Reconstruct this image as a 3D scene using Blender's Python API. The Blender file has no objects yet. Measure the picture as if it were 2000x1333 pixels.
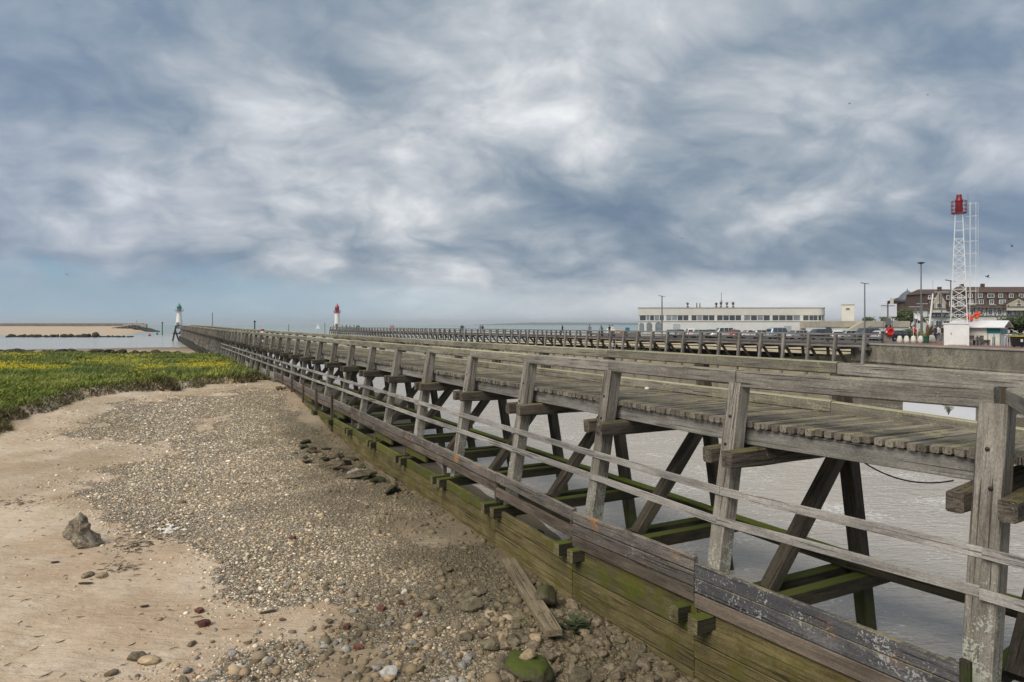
import bpy, bmesh, math, random
import numpy as np
from mathutils import Vector, Matrix

R = math.radians
rnd = random.Random(7)
nrg = np.random.default_rng(11)
S = bpy.context.scene
C = S.collection

# ------------------------------------------------------------------ camera
EYE = 1.815            # metres above the timber deck (deck top is z = 0)
FPX = 1333.0           # focal length in photo pixels (24 mm on 36 mm)
HOR = 634.5            # horizon row in the 2000 x 1333 photograph
cam = bpy.data.cameras.new('camera')
cam.sensor_width = 36.0
cam.lens = 36.0 * FPX / 2000.0
cam.shift_y = -(666.5 - HOR) / 2000.0
cam.clip_start = 0.1
cam.clip_end = 40000.0
camo = bpy.data.objects.new('camera', cam)
camo.location = (0, 0, EYE)
camo.rotation_euler = (R(90), 0, 0)
C.objects.link(camo)
S.camera = camo

# ------------------------------------------------------------------ node helper
class NT:
    def __init__(s, tree):
        s.t = tree
    def n(s, typ, props=None, ins=None):
        nd = s.t.nodes.new(typ)
        for k, v in (props or {}).items():
            setattr(nd, k, v)
        for k, v in (ins or {}).items():
            s.put(nd.inputs[k], v)
        return nd
    def put(s, sock, v):
        if isinstance(v, bpy.types.NodeSocket):
            s.t.links.new(v, sock)
        elif isinstance(v, bpy.types.Node):
            s.t.links.new(v.outputs[0], sock)
        else:
            sock.default_value = v
    def m(s, op, a, b=None, c=None, clamp=False):
        nd = s.n('ShaderNodeMath', {'operation': op, 'use_clamp': clamp})
        s.put(nd.inputs[0], a)
        if b is not None: s.put(nd.inputs[1], b)
        if c is not None: s.put(nd.inputs[2], c)
        return nd.outputs[0]
    def vm(s, op, a, b=None):
        nd = s.n('ShaderNodeVectorMath', {'operation': op})
        s.put(nd.inputs[0], a)
        if b is not None: s.put(nd.inputs[1], b)
        return nd.outputs[0]
    def mix(s, f, a, b, blend='MIX'):
        nd = s.n('ShaderNodeMix', {'data_type': 'RGBA', 'blend_type': blend})
        s.put(nd.inputs[0], f)
        for k, v in ((6, a), (7, b)):
            if isinstance(v, tuple) and len(v) == 3: v = v + (1,)
            s.put(nd.inputs[k], v)
        return nd.outputs[2]
    def noise(s, vec, scale, detail=3, rough=.5, dist=0.0, out=0):
        nd = s.n('ShaderNodeTexNoise', None, {'Scale': scale, 'Detail': detail, 'Roughness': rough, 'Distortion': dist})
        s.put(nd.inputs['Vector'], vec)
        return nd.outputs[out]
    def step(s, v, lo, hi, a=0.0, b=1.0):
        nd = s.n('ShaderNodeMapRange', {'interpolation_type': 'SMOOTHSTEP'})
        s.put(nd.inputs[0], v)
        for k, x in zip((1, 2, 3, 4), (lo, hi, a, b)): s.put(nd.inputs[k], x)
        return nd.outputs[0]
    def lin(s, v, lo, hi, a=0.0, b=1.0):
        nd = s.n('ShaderNodeMapRange', {'clamp': True})
        s.put(nd.inputs[0], v)
        for k, x in zip((1, 2, 3, 4), (lo, hi, a, b)): s.put(nd.inputs[k], x)
        return nd.outputs[0]
    def ramp(s, v, stops):
        nd = s.n('ShaderNodeValToRGB')
        e = nd.color_ramp.elements
        while len(e) < len(stops): e.new(0.5)
        for el, (p, c) in zip(e, stops):
            el.position = p; el.color = tuple(c) + (1,)
        s.put(nd.inputs[0], v)
        return nd.outputs[0]
    def comb(s, x, y, z):
        nd = s.n('ShaderNodeCombineXYZ')
        for i, v in enumerate((x, y, z)): s.put(nd.inputs[i], v)
        return nd.outputs[0]
    def sep(s, v):
        nd = s.n('ShaderNodeSeparateXYZ'); s.put(nd.inputs[0], v)
        return nd.outputs

# ------------------------------------------------------------------ world: cloudy sky
SKYOFF = (3.3, 1.7)
SUN_EL, SUN_AZ = R(48), R(222)     # azimuth clockwise from +Y: the sun stands behind the camera, to the left
world = bpy.data.worlds.new('World')
S.world = world
world.use_nodes = True
w = NT(world.node_tree)
w.t.nodes.clear()
sky = w.n('ShaderNodeTexSky', {'sky_type': 'NISHITA', 'sun_disc': False, 'sun_elevation': SUN_EL,
                               'sun_rotation': SUN_AZ, 'air_density': 1.0, 'dust_density': 1.0, 'ozone_density': 1.5})
tc = w.n('ShaderNodeTexCoord').outputs['Generated']
dx, dy, dz = w.sep(tc)
zz = w.m('ADD', w.m('ABSOLUTE', dz), 0.46)
u = w.m('DIVIDE', dx, zz)
v = w.m('DIVIDE', dy, zz)
P0 = w.comb(w.m('ADD', w.m('MULTIPLY', u, 1.15), w.m('MULTIPLY', v, .35)), w.m('SUBTRACT', w.m('MULTIPLY', v, 1.35), w.m('MULTIPLY', u, .34)), 0.0)
warp = w.vm('SUBTRACT', w.noise(P0, 2.4, 2, .5, 0, 1), (.5, .5, .5))
P1 = w.vm('ADD', P0, w.vm('MULTIPLY', warp, (.30, .24, .0)))
big = w.noise(w.vm('ADD', P1, (SKYOFF[0], SKYOFF[1], 0)), 1.5, 3, .5)
mid = w.noise(w.vm('ADD', P1, (SKYOFF[1], 5.1, 0)), 3.6, 8, .56)
puff = w.m('ABSOLUTE', w.m('SUBTRACT', w.m('MULTIPLY', w.noise(w.vm('ADD', P1, (2.2, 9.3, 0)), 4.2, 5, .52), 2.0), 1.0))
fin = w.noise(P1, 13.0, 5, .6)
den = w.m('ADD', w.m('ADD', w.m('ADD', w.m('MULTIPLY', big, .54), w.m('MULTIPLY', mid, .36)), w.m('MULTIPLY', puff, .22)), w.m('ADD', w.m('MULTIPLY', fin, .08), .028))

def blob(px, py, sx, sy, amp, ang=0.0):
    """a soft thick or thin place of the cloud deck, in the direction of the sky itself"""
    cx, cz = (px - 1000) / FPX, (HOR - py) / FPX
    gx = w.m('SUBTRACT', w.m('DIVIDE', dx, w.m('MAXIMUM', dy, .05)), cx)
    gz = w.m('SUBTRACT', w.m('DIVIDE', dz, w.m('MAXIMUM', dy, .05)), cz)
    ca, sa = math.cos(ang), math.sin(ang)
    a = w.m('DIVIDE', w.m('ADD', w.m('MULTIPLY', gx, ca), w.m('MULTIPLY', gz, sa)), sx / FPX)
    b = w.m('DIVIDE', w.m('SUBTRACT', w.m('MULTIPLY', gz, ca), w.m('MULTIPLY', gx, sa)), sy / FPX)
    r2 = w.m('ADD', w.m('MULTIPLY', a, a), w.m('MULTIPLY', b, b))
    return w.m('MULTIPLY', w.m('POWER', 2.718, w.m('MULTIPLY', r2, -1.0)), amp)
tot = den
for args in BLOBS if 'BLOBS' in globals() else (
    (440, 170, 280, 55, .12, -.35), (1000, 185, 100, 90, .06, 0), (1230, 130, 100, 60, .07, 0), (1390, 165, 130, 55, .06, 0),
    (1640, 130, 300, 45, .07, .45), (1200, 290, 110, 60, .07, 0), (330, 470, 260, 40, .08, 0), (700, 400, 350, 50, .07, 0), (1180, 275, 90, 40, .07, 0), (900, 330, 520, 110, -.055, 0), (760, 170, 260, 90, .045, 0),
    (1100, 430, 190, 70, -.07, 0), (1850, 420, 300, 50, -.06, .15), (600, 110, 170, 70, -.05, -.4), (1500, 90, 320, 40, -.06, .2),
    (200, 215, 300, 55, -.05, 0), (820, 490, 190, 16, -.06, 0), (1800, 60, 250, 60, -.05, .5), (60, 90, 220, 120, -.05, 0)):
    tot = w.m('ADD', tot, blob(*args))
cloud = w.ramp(tot, [(.37, (.112, .158, .222)), (.46, (.165, .212, .268)), (.54, (.250, .290, .333)), (.62, (.375, .400, .430)), (.77, (.66, .668, .682))])
# cloud-free blue gap low on the left, whitish veil low on the right
az = w.m('DIVIDE', dx, w.m('MAXIMUM', w.m('ABSOLUTE', dy), .05))
el = w.m('DIVIDE', w.m('ABSOLUTE', dz), w.m('MAXIMUM', w.m('ABSOLUTE', dy), .05))
low = w.step(w.m('ADD', w.m('ADD', el, w.m('MULTIPLY', w.m('ABSOLUTE', w.m('SUBTRACT', az, .02)), -.055)), w.m('MULTIPLY', w.m('SUBTRACT', mid, .5), .11)), .020, .068, 1.0, 0.0)
right = w.step(az, -.45, .30)
blue_hi = w.mix(.6, w.mix(.10, (0, 0, 0, 1), sky.outputs[0]), (.075, .190, .330, 1))
blue = w.mix(w.step(el, 0.005, .065), (.27, .375, .45, 1), blue_hi)
blue = w.mix(w.step(az, -.72, -.05), blue, (.255, .355, .425, 1))
lowc = w.mix(right, blue, w.mix(w.step(mid, .35, .7), (.53, .55, .56, 1), (.62, .62, .615, 1)))
tint = w.mix(w.m('ADD', w.step(az, -.85, -.15, .75, 0.0), w.step(az, .35, .9, 0.0, .6)), cloud, w.mix(.42, cloud, (.085, .150, .270, 1)))
skyc = w.mix(w.m('MULTIPLY', low, w.m('ADD', .80, w.m('MULTIPLY', right, -.12))), tint, lowc)
bg = w.n('ShaderNodeBackground', None, {'Color': skyc, 'Strength': 0.61})
w.t.links.new(bg.outputs[0], w.n('ShaderNodeOutputWorld').inputs[0])
world.cycles.sampling_method = 'MANUAL'
world.cycles.sample_map_resolution = 512

# ------------------------------------------------------------------ sun behind thin cloud
sl = bpy.data.lights.new('sun', 'SUN')
sl.energy = 1.5
sl.angle = R(40)
sl.color = (1.0, .92, .80)
so = bpy.data.objects.new('sun', sl)
so.rotation_euler = (R(90) - SUN_EL, 0, math.pi - SUN_AZ)
so.location = (-30, -30, 60)
C.objects.link(so)

S.view_settings.view_transform = 'Standard'
S.view_settings.look = 'None'
S.view_settings.gamma = 1.0
S.view_settings.exposure = 1.27
try: S.view_settings.use_curve_mapping = False
except Exception: pass
S.cycles.max_bounces = 6
S.cycles.diffuse_bounces = 3
S.cycles.transparent_max_bounces = 8

# ------------------------------------------------------------------ picture <-> place
def P3(px, py, d):
    return Vector(((px - 1000) / FPX * d, d, EYE - (py - HOR) / FPX * d))
def X_(px, d): return (px - 1000) / FPX * d
def Z_(py, d): return EYE - (py - HOR) / FPX * d

# ------------------------------------------------------------------ object helpers
def tag(o, label=None, cat=None, group=None, kind=None):
    if label: o['label'] = label
    if cat: o['category'] = cat
    if group: o['group'] = group
    if kind: o['kind'] = kind
    return o
def thing(name, label, cat, loc=(0, 0, 0), rotz=0.0, group=None):
    o = bpy.data.objects.new(name, None)
    o.empty_display_size = .2
    C.objects.link(o)
    o.location = loc; o.rotation_euler = (0, 0, rotz)
    return tag(o, label, cat, group)
def link(name, me, mats=None, parent=None, mat4=None):
    o = bpy.data.objects.new(name, me)
    C.objects.link(o)
    if mats is not None and not me.materials:
        for m in (mats if isinstance(mats, (list, tuple)) else [mats]): me.materials.append(m)
    if parent is not None:
        o.parent = parent
    if mat4 is not None:
        o.matrix_basis = mat4
    return o
def dup(root, loc=None, rotz=None, scale=None):
    r = root.copy(); C.objects.link(r)
    if loc is not None: r.location = loc
    if rotz is not None: r.rotation_euler = (0, 0, rotz)
    if scale is not None: r.scale = (scale,) * 3
    for ch in list(root.children):
        c = ch.copy(); C.objects.link(c); c.parent = r
        for g in list(ch.children):
            d = g.copy(); C.objects.link(d); d.parent = c
    return r

class MB:
    """collects shapes and links them as one mesh"""
    def __init__(s):
        s.v = []; s.f = []; s.mi = []; s.g = []
    def add(s, vs, fs, mi=0, M=None, g=None):
        b = len(s.v)
        off = (rnd.random() * 40, rnd.random() * 40, rnd.random() * 40)
        for i, p in enumerate(vs):
            q = Vector(p)
            s.g.append(tuple(q[k] + off[k] for k in range(3)) if g is None else g[i])
            s.v.append(tuple(M @ q) if M is not None else tuple(q))
        for f in fs:
            s.f.append(tuple(b + i for i in f)); s.mi.append(mi)
        return s
    def box(s, lo, hi, mi=0, M=None):
        x0, y0, z0 = lo; x1, y1, z1 = hi
        vs = [(x0, y0, z0), (x1, y0, z0), (x1, y1, z0), (x0, y1, z0), (x0, y0, z1), (x1, y0, z1), (x1, y1, z1), (x0, y1, z1)]
        return s.add(vs, [(0, 3, 2, 1), (4, 5, 6, 7), (0, 1, 5, 4), (1, 2, 6, 5), (2, 3, 7, 6), (3, 0, 4, 7)], mi, M)
    def bar(s, p0, p1, w, h=None, mi=0, up=(0, 0, 1), ch=0.0, seg=1, rag=0.0):
        M, L = bar_frame(p0, p1, up)
        vs, fs = beam_geo(L, w, h or w, seg, ch, rag)
        return s.add(vs, fs, mi, M)
    def tube(s, pts, r, n=6, mi=0, caps=True):
        pts = [Vector(p) for p in pts]
        rr = r if isinstance(r, (list, tuple)) else [r] * len(pts)
        vs, fs = [], []
        prev = None
        for i, p in enumerate(pts):
            a = pts[max(i - 1, 0)]; b = pts[min(i + 1, len(pts) - 1)]
            t = (b - a).normalized()
            ref = Vector((0, 0, 1)) if abs(t.z) < .95 else Vector((1, 0, 0))
            if prev is not None: ref = prev
            x = ref.cross(t)
            if x.length < 1e-5: x = Vector((1, 0, 0)).cross(t)
            x.normalize(); y = t.cross(x); prev = y
            for k in range(n):
                a_ = 2 * math.pi * k / n
                vs.append(p + x * (rr[i] * math.cos(a_)) + y * (rr[i] * math.sin(a_)))
        for i in range(len(pts) - 1):
            for k in range(n):
                k2 = (k + 1) % n
                fs.append((i * n + k, i * n + k2, (i + 1) * n + k2, (i + 1) * n + k))
        if caps:
            fs.append(tuple(range(n - 1, -1, -1)))
            fs.append(tuple((len(pts) - 1) * n + k for k in range(n)))
        return s.add(vs, fs, mi)
    def lathe(s, prof, n=16, mi=0, M=None):
        vs, fs = [], []
        for r, z in prof:
            for k in range(n):
                a = 2 * math.pi * k / n
                vs.append((r * math.cos(a), r * math.sin(a), z))
        for i in range(len(prof) - 1):
            for k in range(n):
                k2 = (k + 1) % n
                fs.append((i * n + k, i * n + k2, (i + 1) * n + k2, (i + 1) * n + k))
        fs.append(tuple(range(n - 1, -1, -1)))
        fs.append(tuple((len(prof) - 1) * n + k for k in range(n)))
        return s.add(vs, fs, mi, M)
    def prism(s, poly, z0, z1, mi=0, M=None):
        n = len(poly)
        vs = [(x, y, z0) for x, y in poly] + [(x, y, z1) for x, y in poly]
        fs = [tuple(range(n - 1, -1, -1)), tuple(range(n, 2 * n))]
        for k in range(n):
            k2 = (k + 1) % n
            fs.append((k, k2, n + k2, n + k))
        return s.add(vs, fs, mi, M)
    def mesh(s, name, smooth=False):
        me = bpy.data.meshes.new(name)
        me.from_pydata(s.v, [], s.f)
        me.polygons.foreach_set('material_index', s.mi)
        if smooth: me.polygons.foreach_set('use_smooth', [True] * len(s.f))
        a = me.attributes.new('g', 'FLOAT_VECTOR', 'POINT')
        a.data.foreach_set('vector', np.array(s.g, dtype=np.float32).ravel())
        me.update()
        return me
    def build(s, name, mats, parent=None, smooth=False, mat4=None):
        return link(name, s.mesh(name, smooth), mats, parent, mat4)

def bar_frame(p0, p1, up=(0, 0, 1)):
    p0, p1 = Vector(p0), Vector(p1)
    x = p1 - p0; L = x.length; x.normalize()
    u_ = Vector(up)
    y = u_.cross(x)
    if y.length < 1e-4: y = Vector((0, 1, 0)).cross(x)
    y.normalize(); z = x.cross(y)
    M = Matrix(((x.x, y.x, z.x, p0.x), (x.y, y.y, z.y, p0.y), (x.z, y.z, z.z, p0.z), (0, 0, 0, 1)))
    return M, L
def beam_geo(L, w, h, seg=1, ch=0.0, rag=0.0, rr=rnd):
    """a squared timber along +x: chamfered edges, slightly uneven section and ends"""
    vs, fs = [], []
    if ch > 0:
        sec = [(-w/2+ch, -h/2), (w/2-ch, -h/2), (w/2, -h/2+ch), (w/2, h/2-ch), (w/2-ch, h/2), (-w/2+ch, h/2), (-w/2, h/2-ch), (-w/2, -h/2+ch)]
    else:
        sec = [(-w/2, -h/2), (w/2, -h/2), (w/2, h/2), (-w/2, h/2)]
    n = len(sec)
    for i in range(seg + 1):
        x = L * i / seg
        e = i in (0, seg)
        k = 1 - (rag * (.5 + rr.random()) if e else 0)
        for (y, z) in sec:
            j = rag * .25 * min(w, h)
            vs.append((x + (rr.uniform(-1, 1) * rag * .35 * min(w, h) if e else 0), y * k + rr.uniform(-j, j), z * k + rr.uniform(-j, j)))
    for i in range(seg):
        for k in range(n):
            k2 = (k + 1) % n
            fs.append((i*n+k, i*n+k2, (i+1)*n+k2, (i+1)*n+k))
    fs.append(tuple(range(n-1, -1, -1)))
    fs.append(tuple(seg*n+k for k in range(n)))
    return vs, fs
_bm = {}
def beam(name, p0, p1, w, h, mat, parent=None, up=(0, 0, 1), seg=1, ch=.02, rag=.05, var=3):
    M, L = bar_frame(p0, p1, up)
    key = (round(L, 2), round(w, 3), round(h, 3), seg, ch, rag, rnd.randrange(var), mat.name)
    me = _bm.get(key)
    if me is None:
        b = MB(); vs, fs = beam_geo(L, w, h, seg, ch, rag); b.add(vs, fs)
        me = b.mesh(name); me.materials.append(mat); _bm[key] = me
    if parent is not None:
        M = Matrix.Translation(-parent.location) @ M
    return link(name, me, None, parent, M)

# ------------------------------------------------------------------ noise in numpy
def _h(ix, iy, seed):
    n = (ix * 374761393 + iy * 668265263 + seed * 974711) & 0xffffffff
    n = ((n ^ (n >> 13)) * 1274126177) & 0xffffffff
    return ((n ^ (n >> 16)) & 0xffff) / 65535.0
def vnoise(x, y, seed=0):
    x = np.asarray(x, float); y = np.asarray(y, float)
    ix = np.floor(x).astype(np.int64); iy = np.floor(y).astype(np.int64)
    fx = x - ix; fy = y - iy
    fx = fx*fx*(3-2*fx); fy = fy*fy*(3-2*fy)
    a = _h(ix, iy, seed); b = _h(ix+1, iy, seed); c = _h(ix, iy+1, seed); d = _h(ix+1, iy+1, seed)
    return a + (b-a)*fx + (c-a)*fy + (a-b-c+d)*fx*fy
def fbm(x, y, seed=0, oct=4):
    s = 0; a = .5; t = 0
    for k in range(oct):
        s = s + a*vnoise(np.asarray(x)*2**k + 17.3*k, np.asarray(y)*2**k - 9.1*k, seed+k); t += a; a *= .5
    return s/t
def sdf_poly(x, y, poly):
    """signed distance, positive inside"""
    x = np.asarray(x, float); y = np.asarray(y, float)
    d = np.full(x.shape, 1e18); ins = np.zeros(x.shape, bool)
    n = len(poly)
    for i in range(n):
        ax, ay = poly[i]; bx, by = poly[(i+1) % n]
        ex, ey = bx-ax, by-ay
        t = np.clip(((x-ax)*ex + (y-ay)*ey) / (ex*ex+ey*ey+1e-12), 0, 1)
        d = np.minimum(d, (x-ax-t*ex)**2 + (y-ay-t*ey)**2)
        c = ((ay > y) != (by > y)) & (x < (bx-ax)*(y-ay)/(by-ay+1e-12)+ax)
        ins ^= c
    d = np.sqrt(d)
    return np.where(ins, d, -d)
def sstep(x, a, b):
    t = np.clip((np.asarray(x, float)-a)/(b-a), 0, 1)
    return t*t*(3-2*t)

# ------------------------------------------------------------------ materials
def newmat(name):
    m = bpy.data.materials.new(name)
    m.use_nodes = True
    t = NT(m.node_tree)
    t.t.nodes.clear()
    bs = t.n('ShaderNodeBsdfPrincipled')
    t.t.links.new(bs.outputs[0], t.n('ShaderNodeOutputMaterial').inputs[0])
    return m, t, bs
def plain(name, col, rough=.6, metal=0.0, var=.10, scale=3.0, bump=0.0, spec=.4):
    m, t, b = newmat(name)
    pos = t.n('ShaderNodeNewGeometry').outputs['Position']
    n = t.noise(pos, scale, 5, .6)
    f = t.lin(n, .3, .7, 1-var*1.6, 1+var)
    c = t.mix(1.0, tuple(col)+(1,), t.comb(f, f, f), 'MULTIPLY')
    t.put(b.inputs['Base Color'], c)
    b.inputs['Roughness'].default_value = rough
    b.inputs['Metallic'].default_value = metal
    b.inputs['Specular IOR Level'].default_value = spec
    if bump:
        bp = t.n('ShaderNodeBump', None, {'Strength': bump, 'Distance': .02, 'Height': t.noise(pos, scale*8, 4, .6)})
        t.put(b.inputs['Normal'], bp.outputs[0])
    return m
def wood(name, dark, light, top=None, top_amt=.5, spots=None, spot_thr=.62, spot_z=None, orange=0.0, moss=None, moss_thr=.5, moss_z=None,
         rough=.85, bump=.5, fibre=1.0, bright=.18, grey=None, endc=None, speck=.34):
    m, t, b = newmat(name)
    g = t.n('ShaderNodeAttribute', {'attribute_name': 'g'}).outputs['Vector']
    r = t.n('ShaderNodeObjectInfo').outputs['Random']
    off = t.comb(t.m('MULTIPLY', r, 37.0), t.m('MULTIPLY', r, 91.0), t.m('MULTIPLY', r, 53.0))
    v = t.vm('ADD', g, off)
    geo = t.n('ShaderNodeNewGeometry')
    pos = geo.outputs['Position']
    pz = t.sep(pos)[2]
    nz = t.sep(geo.outputs['Normal'])[2]
    f1 = t.noise(t.vm('MULTIPLY', v, (.7, 8, 8)), 1.6*fibre, 5, .62, .6)
    f2 = t.noise(t.vm('MULTIPLY', v, (1.6, 46, 46)), 1.1*fibre, 3, .6)
    bl = t.noise(v, .9, 4, .6)
    tt = t.m('ADD', t.m('ADD', t.m('MULTIPLY', f1, .55), t.m('MULTIPLY', f2, .30)), t.m('MULTIPLY', bl, .45))
    col = t.mix(t.step(tt, .42, .86), tuple(dark)+(1,), tuple(light)+(1,))
    if grey is not None:
        col = t.mix(t.step(t.noise(v, .55, 3, .5), .42, .62), col, tuple(grey)+(1,))
    crack = t.step(t.noise(t.vm('MULTIPLY', v, (.35, 16, 16)), 1.7, 2, .5), .345, .405, 1.0, 0.0)
    col = t.mix(t.m('MULTIPLY', crack, .75), col, tuple(.25*x for x in dark)+(1,))
    if endc:
        nx = t.m('ABSOLUTE', t.sep(t.n('ShaderNodeTexCoord').outputs['Normal'])[0])
        ec = t.mix(t.step(t.noise(t.vm('MULTIPLY', v, (1, 6, 30)), 1.5, 4, .6), .35, .65), tuple(.35*x for x in endc)+(1,), tuple(endc)+(1,))
        col = t.mix(t.step(nx, .75, .92), col, ec)
    if speck:
        s1 = t.noise(t.vm('MULTIPLY', v, (22, 60, 60)), 1.0, 3, .7)
        sk = t.lin(s1, .28, .72, 1-speck, 1+speck)
        col = t.mix(1.0, col, t.comb(sk, sk, sk), 'MULTIPLY')
        s2 = t.noise(t.vm('MULTIPLY', v, (.5, 2.2, 2.2)), 1.3, 4, .65)
        dk = t.lin(s2, .30, .55, .62, 1.0)
        col = t.mix(1.0, col, t.comb(dk, dk, dk), 'MULTIPLY')
    if moss:
        mm = t.noise(pos, 1.6, 5, .65)
        if moss_z: mm = t.m('ADD', mm, t.lin(pz, moss_z[0], moss_z[1], .25, -.25))
        mcol = t.mix(t.noise(pos, 9, 3, .6), tuple(.45*x for x in moss)+(1,), tuple(moss)+(1,))
        col = t.mix(t.step(mm, moss_thr-.06, moss_thr+.10, 0, .9), col, mcol)
    if spots:
        sm = t.m('ADD', t.m('MULTIPLY', t.noise(pos, 26, 4, .65), .62), t.m('MULTIPLY', t.noise(pos, 2.2, 3, .6), .42))
        if spot_z: sm = t.m('ADD', sm, t.lin(pz, spot_z[0], spot_z[1], .12, -.14))
        col = t.mix(t.step(sm, spot_thr-.03, spot_thr+.03, 0, .85), col, tuple(spots)+(1,))
    if orange:
        om = t.m('ADD', t.m('MULTIPLY', t.noise(pos, 1.3, 2, .5), .6), t.m('MULTIPLY', t.noise(pos, 24, 4, .7), .45))
        col = t.mix(t.step(om, .71-orange, .75-orange, 0, .8), col, (.40, .17, .035, 1))
    if top:
        tn = t.m('ADD', t.m('MULTIPLY', t.noise(pos, 2.2, 4, .65), .55), t.m('MULTIPLY', t.noise(pos, 19, 4, .7), .45))
        f = t.m('MULTIPLY', t.step(nz, .35, .75), t.step(tn, .62-top_amt*.3, .72-top_amt*.3))
        tcol = t.mix(t.noise(pos, 30, 3, .6), tuple(.55*x for x in top)+(1,), tuple(top)+(1,))
        col = t.mix(t.m('MULTIPLY', f, .9), col, tcol)
    k = t.m('ADD', 1.0-bright, t.m('MULTIPLY', r, 2*bright))
    col = t.mix(1.0, col, t.comb(k, k, k), 'MULTIPLY')
    t.put(b.inputs['Base Color'], col)
    b.inputs['Roughness'].default_value = rough
    b.inputs['Specular IOR Level'].default_value = .25
    hgt = t.m('SUBTRACT', t.m('ADD', t.m('MULTIPLY', f1, .6), t.m('MULTIPLY', f2, .5)), t.m('MULTIPLY', crack, .9))
    bp = t.n('ShaderNodeBump', None, {'Strength': bump, 'Distance': .012, 'Height': hgt})
    t.put(b.inputs['Normal'], bp.outputs[0])
    return m

LICH = (.40, .41, .34)
W_RAIL = wood('weathered_rail_wood', (.125, .112, .095), (.30, .278, .244), top=(.34, .33, .20), top_amt=.45, spots=(.38, .38, .31), spot_thr=.66)
W_RAILG = wood('lichened_rail_wood', (.135, .122, .097), (.27, .25, .205), top=(.42, .40, .245), top_amt=.80, spots=(.30, .31, .16), spot_thr=.60)
W_POST = wood('weathered_post_wood', (.110, .097, .080), (.305, .280, .240), spots=LICH, spot_thr=.66, spot_z=(-2.6, 0.3), top=(.25, .25, .14), moss=(.09, .10, .035), moss_thr=.72, moss_z=(-4.2, -1.8))
W_INNER = wood('shaded_post_wood', (.040, .033, .025), (.135, .113, .084), spots=LICH, spot_thr=.70, moss=(.07, .085, .025), moss_thr=.60, moss_z=(-4.6, -1.6))  # inner posts and braces: shade under the deck put into a darker colour
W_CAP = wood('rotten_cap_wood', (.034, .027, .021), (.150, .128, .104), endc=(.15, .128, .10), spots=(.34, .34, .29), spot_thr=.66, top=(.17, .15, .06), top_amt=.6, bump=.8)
W_DECK = wood('deck_plank_wood', (.105, .089, .070), (.235, .208, .170), top=(.32, .29, .15), top_amt=.45, spots=(.42, .41, .36), spot_thr=.68, bright=.32)
W_STR = wood('stringer_wood', (.15, .14, .125), (.27, .258, .235), top=(.20, .2, .12))
W_SLAT = wood('slat_wood', (.19, .178, .165), (.37, .35, .325), spots=(.44, .44, .40), spot_thr=.72, top=(.34, .33, .26), top_amt=.4)
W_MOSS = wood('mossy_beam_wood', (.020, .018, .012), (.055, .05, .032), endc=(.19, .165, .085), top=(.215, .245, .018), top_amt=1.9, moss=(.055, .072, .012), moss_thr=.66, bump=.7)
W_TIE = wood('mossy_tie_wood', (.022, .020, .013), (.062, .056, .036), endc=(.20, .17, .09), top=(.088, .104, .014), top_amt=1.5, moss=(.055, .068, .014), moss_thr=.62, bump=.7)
W_FASD = wood('black_fascia_plank', (.030, .030, .032), (.135, .132, .135), spots=(.34, .34, .33), spot_thr=.60, orange=.05, speck=.5, top=(.24, .21, .12), top_amt=.6, grey=(.07, .07, .075))
W_FASC = wood('grey_fascia_plank', (.065, .058, .054), (.215, .190, .168), spots=(.36, .35, .32), spot_thr=.64, orange=.075, top=(.28, .25, .20), top_amt=.6, grey=(.135, .115, .102), speck=.45)
W_FASB = wood('brown_fascia_plank', (.062, .05, .04), (.175, .142, .110), spots=(.30, .28, .24), spot_thr=.67, moss=(.10, .10, .02), moss_thr=.70)
W_OLIVE = wood('olive_wall_plank', (.072, .057, .024), (.195, .160, .072), moss=(.125, .112, .024), moss_thr=.55)
W_GREEN = wood('green_wall_plank', (.065, .058, .024), (.155, .138, .062), moss=(.120, .135, .020), moss_thr=.47, top=(.15, .16, .03), top_amt=.5)
W_YELL = wood('yellow_moss_plank', (.075, .065, .03), (.16, .135, .065), moss=(.145, .135, .025), moss_thr=.50)
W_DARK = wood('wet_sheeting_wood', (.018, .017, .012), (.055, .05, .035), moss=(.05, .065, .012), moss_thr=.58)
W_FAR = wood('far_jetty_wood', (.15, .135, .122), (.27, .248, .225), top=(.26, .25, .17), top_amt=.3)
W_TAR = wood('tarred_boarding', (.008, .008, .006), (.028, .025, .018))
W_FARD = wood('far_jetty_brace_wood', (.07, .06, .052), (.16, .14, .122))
W_DRIFT = wood('driftwood', (.115, .092, .058), (.245, .198, .128), spots=(.3, .27, .2), spot_thr=.70)
M_IRON = plain('rusty_iron', (.05, .045, .042), .6, .6, .3, 20)
M_CABLE = plain('black_rubber', (.02, .02, .022), .5)
M_WHITE = plain('white_paint', (.72, .72, .71), .45, 0, .06, 2)
M_WHITEP = plain('white_panel', (.66, .68, .74), .5, 0, .04, 1)
M_RED = plain('red_paint', (.40, .025, .025), .4, 0, .15, 3)
M_TEAL = plain('teal_paint', (.008, .17, .17), .4, 0, .12, 3)
M_GREYM = plain('grey_metal', (.20, .205, .21), .45, .5, .1, 3)
M_LGREYM = plain('galvanised_steel', (.52, .54, .55), .45, .3, .08, 3)
M_BLACK = plain('black_plastic', (.015, .016, .02), .4)
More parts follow.
